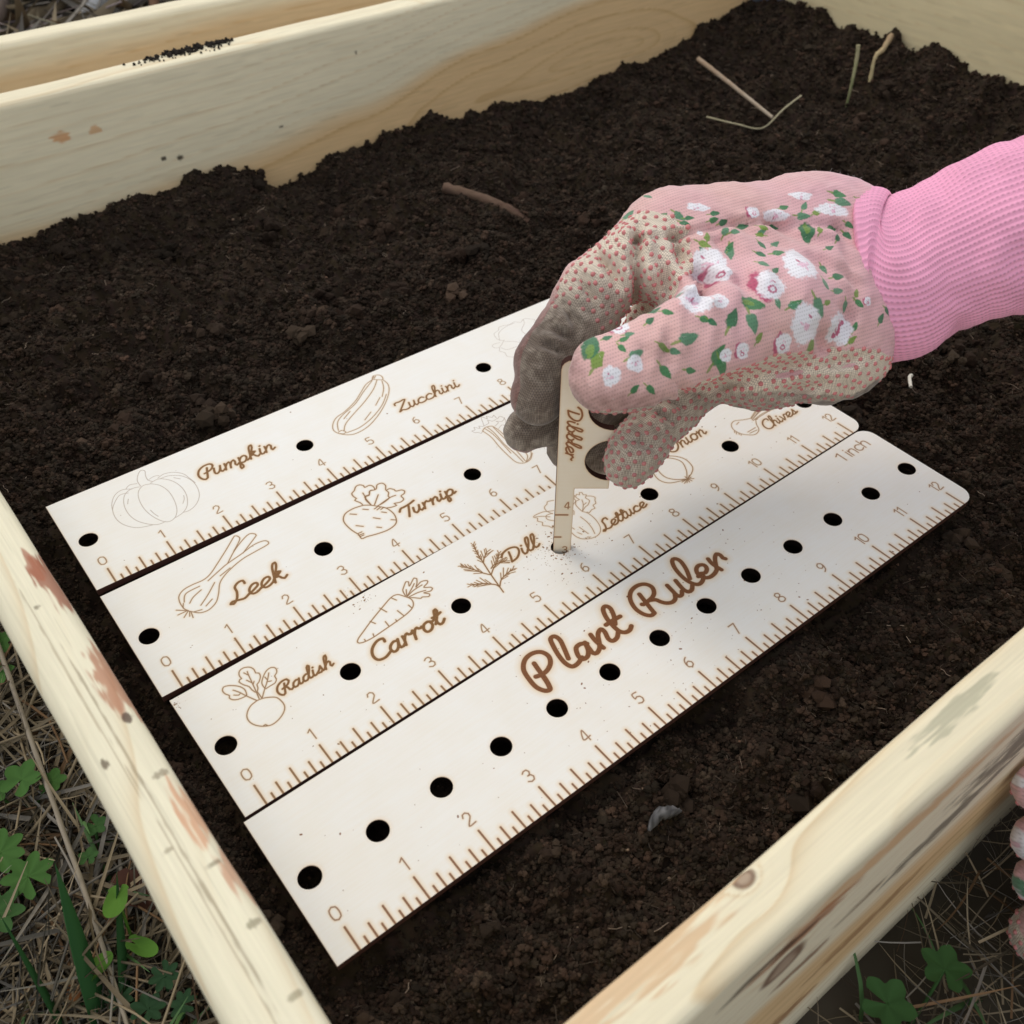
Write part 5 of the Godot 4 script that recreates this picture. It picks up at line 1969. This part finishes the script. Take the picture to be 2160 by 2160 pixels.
func make_body(who: Node3D, back: Vector3) -> void:
	# kneeling before the near board, outside the picture: skin, shirt and trousers in one surface
	bones_clear()
	wrinkle_amp = 0.002
	wrinkle = fnoise(571, 12.0, 2)
	var hip := Vector3(0.47, 0.09, 0.64)
	var chest := Vector3(0.47, 0.37, 0.46)
	bone(hip + Vector3(-0.07, 0, 0), 0.125, hip + Vector3(0.07, 0, 0), 0.125, 0)
	bone(hip, 0.135, chest, 0.13, 0)
	bone(chest + Vector3(-0.13, 0.06, 0), 0.07, chest + Vector3(0.13, 0.06, 0), 0.07, 0)
	bone(chest + Vector3(0, 0.08, -0.02), 0.06, chest + Vector3(-0.01, 0.20, -0.06), 0.055, 0)
	bone(chest + Vector3(-0.02, 0.28, -0.09), 0.088, chest + Vector3(-0.02, 0.34, -0.075), 0.092, 0)
	bone(hip + Vector3(-0.09, -0.03, -0.02), 0.085, Vector3(0.34, 0.005, 0.235), 0.070, 1)
	bone(hip + Vector3(0.09, -0.03, -0.02), 0.085, Vector3(0.62, 0.005, 0.24), 0.070, 1)
	bone(Vector3(0.34, 0.0, 0.24), 0.058, Vector3(0.37, -0.01, 0.68), 0.048, 2)
	bone(Vector3(0.62, 0.0, 0.245), 0.058, Vector3(0.60, -0.01, 0.68), 0.048, 2)
	bone(chest + Vector3(0.16, 0.06, 0), 0.056, Vector3(0.60, 0.23, 0.20), 0.044, 3)
	bone(Vector3(0.60, 0.23, 0.20), 0.042, Vector3(0.332, 0.114, -0.023), 0.026, 3)
	bone(chest + Vector3(-0.16, 0.06, 0), 0.056, Vector3(0.27, 0.14, 0.33), 0.056, 4)
	bone(Vector3(0.27, 0.14, 0.33), 0.050, Vector3(0.252, 0.037, 0.198), 0.026, 4)
	blend_palm = 0.06
	blend_root = 0.05
	var m := skin_of(0.0125, 0.012)
	blend_palm = 0.012
	blend_root = 0.008
	var skin := Color(0.60, 0.36, 0.26)
	var shirt := Color(0.10, 0.12, 0.17)
	var cloth := Color(0.055, 0.065, 0.09)
	for k in m.v.size():
		var p := m.v[k]
		var col := shirt
		var best := 0
		var near := 1.0
		for j in b_a.size():
			var d := bone_d(p, j)
			if d < near:
				near = d
				best = j
		if best == 4:
			col = Color(0.10, 0.06, 0.04) if p.z > b_a[4].z - 0.01 or p.y > b_b[4].y + 0.03 else skin
		elif best == 3 or best == 10 or best == 12:
			col = skin
		elif best >= 5 and best <= 8:
			col = cloth
		m.c[k] = col
	var o := put("body", m.mesh(), vmat(0.8, 0.3), who)
	o.position = -back


# ---------------------------------------------------------------- ground, litter, weeds

func make_ground() -> void:
	# one sheet to the horizon, finer and uneven near the bed
	var mb := MB.new()
	var nz := fnoise(601, 8.0, 3)
	var tone := fnoise(602, 14.0, 3)
	var coords := []
	for k in 121:
		coords.append(-1.5 + k * 0.025)
	for e in [2.2, 4.0, 9.0, 25.0, 90.0]:
		coords.append(e)
		coords.push_front(-e)
	var n := coords.size()
	for j in n:
		for k in n:
			var x: float = coords[k]
			var z: float = coords[j]
			var near := smoothstep(2.0, 1.2, maxf(absf(x), absf(z)))
			var g := 0.045 * (1.0 + 0.6 * tone.get_noise_2d(x, z))
			mb.p(Vector3(x, FOOT + 0.002 + nz.get_noise_2d(x, z) * 0.006 * near, z), Vector3.UP, Vector2.ZERO, Color(g * 1.15, g * 0.95, g * 0.7).lerp(Color(0.06, 0.08, 0.03), (1.0 - near) * 0.7))
	for j in n - 1:
		for k in n - 1:
			var a := j * n + k
			mb.q(a, a + 1, a + n + 1, a + n)
	var o := put("ground", mb.mesh(), vmat(0.95, 0.2))
	o.set_meta("kind", "structure")


func blade_mesh(segs: int, bend: float, wide: float) -> ArrayMesh:
	# unit long leaf of grass along +y, bending to +z, folded along its middle
	var mb := MB.new()
	for k in segs + 1:
		var t := float(k) / segs
		var an := bend * t
		var y := sin(an) / bend if bend > 0.01 else t
		var z := (1.0 - cos(an)) / bend if bend > 0.01 else 0.0
		var w := wide * (1.0 - pow(t, 2.5)) + 0.002
		var nor := Vector3(0, -sin(an), cos(an))
		for s in [-1.0, 0.0, 1.0]:
			mb.p(Vector3(s * w, y, z) + nor * absf(s) * w * 0.35, (nor + Vector3(-s * 0.3, 0, 0)).normalized())
	for k in segs:
		for s in 2:
			var a := k * 3 + s
			mb.q(a, a + 1, a + 4, a + 3)
	return mb.mesh()


func scatter(called: String, label: String, category: String, m: Mesh, cnt: int, where: Callable, tint: Callable, material: Material) -> void:
	var mm := MultiMesh.new()
	mm.transform_format = MultiMesh.TRANSFORM_3D
	mm.use_colors = true
	mm.mesh = m
	var at := []
	for k in cnt:
		var t = where.call()
		if t != null:
			at.append(t)
	mm.instance_count = at.size()
	for k in at.size():
		mm.set_instance_transform(k, at[k])
		mm.set_instance_color(k, tint.call())
	var o := MultiMeshInstance3D.new()
	o.multimesh = mm
	o.material_override = material
	o.name = numbered(called)
	add_child(o)
	tag(o, label, category)
	o.set_meta("kind", "stuff")


func outside(x: float, z: float) -> bool:
	return not (x > -0.045 and x < 0.71 and z < 0.093 and z > -0.60 + 0.09 * x)


func make_litter() -> void:
	var straw := vmat(0.85, 0.3)
	var straw_mesh := blade_mesh(4, 0.5, 0.011)
	var stem := MB.new()
	tube(stem, spline3([Vector3(0, 0, 0), Vector3(0.03, 0.3, 0.02), Vector3(-0.02, 0.65, 0.05), Vector3(0.04, 1.0, 0.02)], 2), func(t, _a): return 0.012 * (1.0 - 0.5 * t), 5, func(_t, _a): return Color.WHITE)
	var stem_mesh := stem.mesh()
	var tan_tint := func() -> Color:
		var g := rng.randf_range(0.05, 0.29)
		var k := rng.randf()
		if k < 0.25:
			return Color(g * 0.9, g * 0.82, g * 0.70)
		if k < 0.35:
			return Color(g * 0.7, g * 0.42, g * 0.22)
		return Color(g, g * 0.80, g * 0.52)
	# dead grass lying flat left of the bed and in front of it
	var lie := func(x: float, z: float, long: float, high: float) -> Variant:
		if not outside(x, z):
			return null
		var b := Basis(Vector3.UP, rng.randf() * TAU) * Basis(Vector3.RIGHT, PI / 2 - absf(rng.randfn(0.0, 0.16))) * Basis(Vector3.UP, rng.randf() * TAU)
		return Transform3D(b.scaled(Vector3.ONE * long), Vector3(x, FOOT + 0.004 + rng.randf() * high, z))
	var left := func() -> Variant: return lie.call(rng.randf_range(-0.22, -0.040), rng.randf_range(-0.42, 0.06), rng.randf_range(0.02, 0.075), 0.008)
	var near := func() -> Variant: return lie.call(rng.randf_range(-0.15, 0.45), rng.randf_range(0.085, 0.30), rng.randf_range(0.012, 0.04), 0.010)
	var far := func() -> Variant: return lie.call(rng.randf_range(-0.1, 0.75), rng.randf_range(-1.6, -0.62), rng.randf_range(0.04, 0.14), 0.012)
	scatter("dead_grass", "flattened tan dead grass on the ground left of the bed", "grass", straw_mesh, 5200, left, tan_tint, straw)
	scatter("dead_grass", "shaded dead grass on the ground below the near board", "grass", straw_mesh, 5600, near, tan_tint, straw)
	scatter("dry_stems", "thin dry stems tangled on the ground left of the bed", "stems", stem_mesh, 2600, left, tan_tint, straw)
	scatter("dry_stems", "grey and brown dry stalks strewn behind the boards", "stems", stem_mesh, 2600, far, func() -> Color:
		var g := rng.randf_range(0.05, 0.34)
		return Color(g, g * rng.randf_range(0.78, 0.92), g * rng.randf_range(0.6, 0.85)), straw)
	scatter("dead_grass", "pale dead grass and leaf scraps behind the boards", "grass", blade_mesh(3, 0.8, 0.06), 2400, far, tan_tint, straw)
	# live grass
	var green := vmat(0.6, 0.4)
	green.backlight_enabled = true
	green.backlight = Color(0.3, 0.4, 0.1)
	var sprout := func() -> Variant:
		var x := rng.randf_range(-0.20, -0.042)
		var z := rng.randf_range(-0.40, 0.05)
		if rng.randf() < 0.3:
			x = rng.randf_range(-0.1, 0.45)
			z = rng.randf_range(0.095, 0.28)
		if not outside(x, z):
			return null
		var l := rng.randf_range(0.015, 0.045)
		return Transform3D((Basis(Vector3.UP, rng.randf() * TAU) * Basis(Vector3.RIGHT, rng.randf_range(0.1, 1.2))).scaled(Vector3.ONE * l), Vector3(x, FOOT + 0.002, z))
	scatter("grass", "short green grass blades among the dead grass around the bed", "grass", blade_mesh(4, 0.9, 0.022), 420, sprout, func() -> Color:
		var g := rng.randf_range(0.7, 1.3)
		return Color(0.055 * g, 0.12 * g, 0.035 * g), green)

	# loose sticks in and around the bed
	var bark := vmat(0.85, 0.3)
	var stick := func(called: String, label: String, category: String, path: Array, r0: float, r1: float, c0: Color, c1: Color, knobs := 0.12) -> void:
		var mb := MB.new()
		var nz := fnoise(hash(label) % 1000, 3.0, 2)
		var o := thing(called, label, category, path[0])
		var pts := spline3(path, 8)
		for k in pts.size():
			pts[k] -= path[0]
		tube(mb, pts, func(t, a): return lerpf(r0, r1, t) * (1.0 + knobs * nz.get_noise_2d(t * 7.0, cos(a)) * 2.0), 10, func(t, a): return c0.lerp(c1, clampf(t + nz.get_noise_2d(t * 9.0, a) * 0.8, 0.0, 1.0)))
		put("stem", mb.mesh(), bark, o)
	var on := func(x: float, z: float, up: float) -> Vector3: return Vector3(x, soil_h(x, z) + up, z)
	stick.call("twig", "thick brown twig half sunk in the soil left of the glove", "twig", [on.call(0.305, -0.385, 0.006), on.call(0.316, -0.358, 0.006), on.call(0.322, -0.335, 0.002), on.call(0.325, -0.318, -0.003)], 0.0034, 0.0026, Color(0.13, 0.085, 0.06), Color(0.085, 0.05, 0.036), 0.2)
	stick.call("twig", "long thin pale twig lying on the soil near the far corner", "twig", [Vector3(0.552, 0.012, -0.402), Vector3(0.5465, 0.0095, -0.374), Vector3(0.5405, 0.0065, -0.345), Vector3(0.533, 0.003, -0.310)], 0.0019, 0.0012, Color(0.30, 0.21, 0.14), Color(0.38, 0.32, 0.25))
	stick.call("straw", "thin bent straw crossing the end of the long pale twig", "straw", [on.call(0.512, -0.352, 0.006), on.call(0.520, -0.330, 0.002), on.call(0.534, -0.318, 0.005), on.call(0.552, -0.316, 0.006), on.call(0.568, -0.315, 0.011)], 0.0006, 0.0006, Color(0.36, 0.32, 0.20), Color(0.44, 0.40, 0.27))
	stick.call("stalk", "thin upright greenish stalk in the soil near the end board", "stalk", [on.call(0.617, -0.309, 0.0), on.call(0.619, -0.310, 0.014), on.call(0.623, -0.313, 0.026), on.call(0.624, -0.315, 0.036)], 0.0009, 0.0015, Color(0.16, 0.19, 0.08), Color(0.40, 0.36, 0.22))
	stick.call("stalk", "leaning broken tan stalk beside the upright one near the end board", "stalk", [on.call(0.632, -0.304, 0.0), on.call(0.638, -0.308, 0.012), on.call(0.647, -0.309, 0.020), on.call(0.657, -0.311, 0.026)], 0.0011, 0.0021, Color(0.42, 0.36, 0.20), Color(0.36, 0.25, 0.15), 0.3)
	stick.call("straw", "short white straw lying on the soil below the knit cuff", "straw", [on.call(0.370, -0.073, 0.003), on.call(0.365, -0.071, 0.004), on.call(0.359, -0.066, 0.003)], 0.0010, 0.0008, Color(0.62, 0.60, 0.52), Color(0.66, 0.63, 0.56))
	stick.call("dry_stalk", "long grey dry stalk lying on the ground along the left board", "stalk", [Vector3(-0.046, FOOT + 0.024, -0.25), Vector3(-0.052, FOOT + 0.022, -0.19), Vector3(-0.058, FOOT + 0.020, -0.13), Vector3(-0.062, FOOT + 0.018, -0.09), Vector3(-0.070, FOOT + 0.014, -0.03)], 0.0011, 0.0008, Color(0.22, 0.19, 0.15), Color(0.30, 0.26, 0.20))
	var big := [
		["thick grey stick behind the boards, the one slanting up to the right", Vector3(0.28, 0, -0.98), Vector3(0.42, 0.03, -1.10), 0.0075, Color(0.36, 0.36, 0.36)],
		["reddish brown stick behind the boards, crossing the grey one", Vector3(0.36, 0.03, -1.02), Vector3(0.33, 0.0, -0.88), 0.006, Color(0.13, 0.07, 0.04)],
		["long pale stick lying behind the boards near the edge of the view", Vector3(0.20, 0.0, -1.16), Vector3(0.40, 0.02, -1.04), 0.006, Color(0.30, 0.27, 0.24)],
		["short dark stick behind the boards at the left", Vector3(0.19, 0.0, -1.0), Vector3(0.26, 0.02, -1.09), 0.007, Color(0.10, 0.075, 0.06)],
		["thin forked grey stick behind the boards towards the right", Vector3(0.40, 0.02, -1.08), Vector3(0.47, 0.0, -0.90), 0.004, Color(0.27, 0.24, 0.21)],
	]
	for s in big:
		var a: Vector3 = s[1] + Vector3(0, FOOT + 0.015, 0)
		var b: Vector3 = s[2] + Vector3(0, FOOT + 0.015, 0)
		stick.call("stick", s[0], "stick", [a, a.lerp(b, 0.35) + Vector3(0.004, 0.004, 0.003), a.lerp(b, 0.7) + Vector3(-0.004, 0.002, 0.002), b], s[3], s[3] * 0.7, s[4], s[4] * 0.8)

	# a tuft of grey fluff on the soil in front of the rulers
	var fl := MB.new()
	var path := [on.call(0.098, 0.0225, 0.002), on.call(0.103, 0.0215, 0.0035), on.call(0.108, 0.023, 0.0035), on.call(0.113, 0.0235, 0.002)]
	var fuzz := thing("lint", "small grey tuft of lint on the soil before the nearest ruler", "lint", path[0])
	var fp := spline3(path, 5)
	for k in fp.size():
		fp[k] -= path[0]
	var fn := fnoise(640, 2.0, 2)
	tube(fl, fp, func(t, a): return 0.0021 * sin(PI * clampf(t * 0.94 + 0.03, 0.0, 1.0)) * (1.0 + 0.6 * fn.get_noise_2d(t * 6.0, a)), 10, func(t, a): return Color(0.11, 0.11, 0.115) * (1.0 + fn.get_noise_2d(t * 20.0, a * 3.0)))
	put("tuft", fl.mesh(), vmat(0.95, 0.2), fuzz)

	# spilled soil on the far board's top edge
	var mm := MultiMesh.new()
	mm.transform_format = MultiMesh.TRANSFORM_3D
	mm.use_colors = true
	mm.mesh = lump(230, 1)
	var at := []
	for k in 210:
		var t := rng.randf()
		var x := lerpf(0.160, 0.222, pow(t, 0.6)) + rng.randfn(0.0, 0.003)
		var deep := absf(rng.randfn(0.0, 0.0045))
		var size := rng.randf_range(0.0003, 0.0010) + 0.0010 * pow(rng.randf(), 5.0) if deep < 0.006 else rng.randf_range(0.0003, 0.0007)
		at.append(Transform3D(Basis.from_euler(Vector3(rng.randf() * 6.0, rng.randf() * 6.0, rng.randf() * 6.0)).scaled(Vector3.ONE * size), Vector3(x, 0.0752 + size * 0.4 + FOOT + 0.065, z_far(x) - 0.017 + deep)))
	mm.instance_count = at.size()
	for k in at.size():
		var g := rng.randf_range(0.012, 0.03)
		mm.set_instance_transform(k, at[k])
		mm.set_instance_color(k, Color(g * 1.2, g, g * 0.85))
	var o := MultiMeshInstance3D.new()
	o.multimesh = mm
	o.material_override = vmat(0.95, 0.2)
	o.name = numbered("spilled_soil")
	add_child(o)
	tag(o, "line of spilled soil crumbs on the top edge of the far board", "soil")
	o.set_meta("kind", "stuff")


func leaf_mesh(lobes: int, deep: float, teeth: int, cup: float, long: float) -> ArrayMesh:
	# unit-radius leaf in the xz plane, stalk at the origin pointing to -z; lobes round the rim
	var mb := MB.new()
	var rim := 60
	var rows := 5
	for j in rows + 1:
		var f := float(j) / rows
		for k in rim + 1:
			var th := lerpf(-PI * 0.92, PI * 0.92, float(k) / rim)
			var r := 1.0
			if lobes > 0:
				r = 1.0 - deep * pow(absf(sin(th * lobes * 0.5 + (PI / 2 if lobes % 2 == 0 else 0.0))), 3.0) - 0.05 * absf(sin(th * teeth * 0.5))
			else:
				r = (0.42 + 0.58 * pow(absf(cos(th * 0.5)), 1.2)) * (1.0 - 0.35 * pow(absf(sin(th)), 2.0) * (1.0 if absf(th) < 2.0 else 0.6))
			var rr := r * f
			var vein := absf(sin(th * maxf(lobes, 2) * 0.5)) * 0.05 * f
			var y := cup * rr * rr - 0.06 * absf(sin(th * 2.0)) * rr + vein
			mb.p(Vector3(sin(th) * rr, y, cos(th) * rr * long), Vector3.UP, Vector2.ZERO, Color.WHITE * (1.0 + 0.28 * (0.5 - minf(vein * 20.0 / maxf(f, 0.1), 1.0))))
	for j in rows:
		for k in rim:
			var a := j * (rim + 1) + k
			mb.q(a, a + 1, a + rim + 2, a + rim + 1)
	mb.smooth()
	for k in mb.n.size():
		if mb.n[k].y < 0.0:
			mb.n[k] = -mb.n[k]
		if mb.n[k].length() < 0.5:
			mb.n[k] = Vector3.UP
	return mb.mesh()


func leafy(col: Color) -> StandardMaterial3D:
	var m := vmat(0.7, 0.2)
	m.albedo_color = col.linear_to_srgb()
	m.backlight_enabled = true
	m.backlight = Color(0.25, 0.35, 0.1)
	return m


func weed(label: String, category: String, at: Vector3, leaves: Array, shape: ArrayMesh, col: Color, stalk := true) -> void:
	# leaves: [offset, radius, heading, tilt]
	var o := thing("weed", label, category, at)
	var m := leafy(col)
	for l in leaves:
		var n := put("leaf", shape, m, o)
		n.transform = Transform3D((Basis(Vector3.UP, l[2]) * Basis(Vector3.RIGHT, l[3])).scaled(Vector3.ONE * l[1] * 0.66), l[0] + Vector3(0, 0.007, 0))
		if stalk:
			var mb := MB.new()
			tube(mb, spline3([Vector3(0, 0, 0), l[0] * 0.5 + Vector3(0, 0.006, 0), l[0] + Vector3(0, 0.007, 0)], 4), func(_t, _a): return 0.0006, 6, func(_t, _a): return Color.WHITE)
			put("stalk", mb.mesh(), m, o)


func make_weeds() -> void:
	var round_leaf := leaf_mesh(5, 0.30, 15, 0.16, 1.0)
	var lobed := leaf_mesh(7, 0.34, 21, 0.10, 0.95)
	var oval := leaf_mesh(0, 0.0, 0, 0.25, 1.5)
	var g1 := Color(0.052, 0.125, 0.030)
	var g2 := Color(0.040, 0.095, 0.028)
	var f := FOOT
	weed("three round-lobed green weed leaves beside the left board, upper clump", "weed", Vector3(-0.068, f, -0.152), [
		[Vector3(-0.006, 0.012, -0.008), 0.0095, 0.4, 0.2], [Vector3(0.005, 0.015, -0.004), 0.0125, 2.2, -0.1], [Vector3(0.014, 0.011, 0.001), 0.0085, 1.2, 0.15]], round_leaf, g1)
	weed("two deeply lobed green weed leaves at the left edge, middle clump", "weed", Vector3(-0.082, f, -0.120), [
		[Vector3(0.002, 0.013, -0.012), 0.0150, 0.9, 0.1], [Vector3(0.007, 0.012, 0.003), 0.0150, 3.4, -0.12]], lobed, g1)
	weed("large lobed green weed leaf at the left edge, lowest clump", "weed", Vector3(-0.092, f, -0.108), [
		[Vector3(0.003, 0.013, -0.002), 0.0165, 2.0, 0.1], [Vector3(-0.010, 0.012, 0.012), 0.015, 4.0, 0.1]], lobed, g2)
	weed("bright green oval seedling leaves close to the left board", "seedling", Vector3(-0.056, f, -0.074), [
		[Vector3(0.004, 0.021, -0.010), 0.0105, -0.5, -0.25], [Vector3(0.002, 0.012, 0.005), 0.0080, 0.6, 0.3], [Vector3(-0.014, 0.011, 0.004), 0.0085, 1.9, 0.2]], oval, Color(0.085, 0.19, 0.030))
	weed("dark rosette of small weed leaves against the foot of the left board", "weed", Vector3(-0.054, f, -0.048), [
		[Vector3(0.003, 0.010, -0.006), 0.0085, 0.0, 0.2], [Vector3(-0.006, 0.009, 0.0), 0.0095, 2.1, 0.2], [Vector3(0.004, 0.009, 0.006), 0.008, 4.0, 0.2], [Vector3(-0.012, 0.008, -0.010), 0.008, 5.2, 0.1]], lobed, Color(0.022, 0.055, 0.024))
	weed("small pair of green weed leaves at the upper left by the rail", "weed", Vector3(-0.052, f, -0.222), [
		[Vector3(0.003, 0.013, -0.010), 0.012, 0.4, 0.2], [Vector3(-0.003, 0.012, 0.006), 0.013, 2.6, 0.1], [Vector3(-0.016, 0.011, 0.012), 0.012, 4.2, 0.1]], round_leaf, g1)
	weed("small green weed leaf in dead grass beside the left board, in the middle", "weed", Vector3(-0.052, f, -0.118), [
		[Vector3(0.004, 0.011, -0.004), 0.007, 0.4, 0.2], [Vector3(-0.003, 0.010, 0.006), 0.006, 2.6, 0.1]], round_leaf, g2)
	weed("shaded pair of round weed leaves below the near board", "weed", Vector3(0.143, f, 0.112), [
		[Vector3(-0.010, 0.011, -0.008), 0.0145, 0.5, 0.1], [Vector3(0.014, 0.012, -0.003), 0.0135, 2.0, 0.15], [Vector3(-0.028, 0.009, -0.004), 0.010, 4.0, 0.1]], round_leaf, g2)

	# broad grass leaves by the left board
	var gm := leafy(Color(0.030, 0.095, 0.030))
	for b in [
			["broad dark green grass leaf leaning to the left board", Vector3(-0.080, f + 0.002, -0.048), 0.070, 0.105, -0.35, 0.55],
			["narrow bright green grass blade beside the broad one", Vector3(-0.073, f + 0.002, -0.046), 0.060, 0.035, -0.5, 0.8],
			["thin upright green grass blade left of the broad one", Vector3(-0.086, f + 0.002, -0.050), 0.062, 0.035, -0.05, 0.5]]:
		var o := thing("grass_blade", b[0], "grass", b[1])
		var n := put("blade", blade_mesh(10, 0.5, 0.5), gm, o)
		n.transform = Transform3D((Basis(Vector3.UP, PI + b[4]) * Basis(Vector3.RIGHT, b[5])) * Basis.from_scale(Vector3(b[2] * b[3], b[2], b[2])), Vector3.ZERO)
	# fallen leaves
	var dm := vmat(0.75, 0.3)
	dm.albedo_color = Color(0.075, 0.032, 0.022).linear_to_srgb()
	var dm2 := vmat(0.75, 0.3)
	dm2.albedo_color = Color(0.20, 0.085, 0.03).linear_to_srgb()
	for d in [
			["dark red-brown dead leaf tucked under the left board", Vector3(-0.046, f + 0.012, -0.092), 0.014, 1.0, 0.35, dm],
			["orange-brown dead leaf by the lower end of the left board", Vector3(-0.058, f + 0.010, -0.020), 0.012, 2.0, 0.3, dm2],
			["small rusty dead leaf in the grass left of the bed", Vector3(-0.078, f + 0.012, -0.070), 0.005, 2.6, 0.4, dm2]]:
		var o := thing("fallen_leaf", d[0], "leaf", d[1])
		var n := put("blade", oval, d[5], o)
		n.transform = Transform3D((Basis(Vector3.UP, d[3]) * Basis(Vector3.RIGHT, d[4])).scaled(Vector3.ONE * d[2]), Vector3.ZERO)
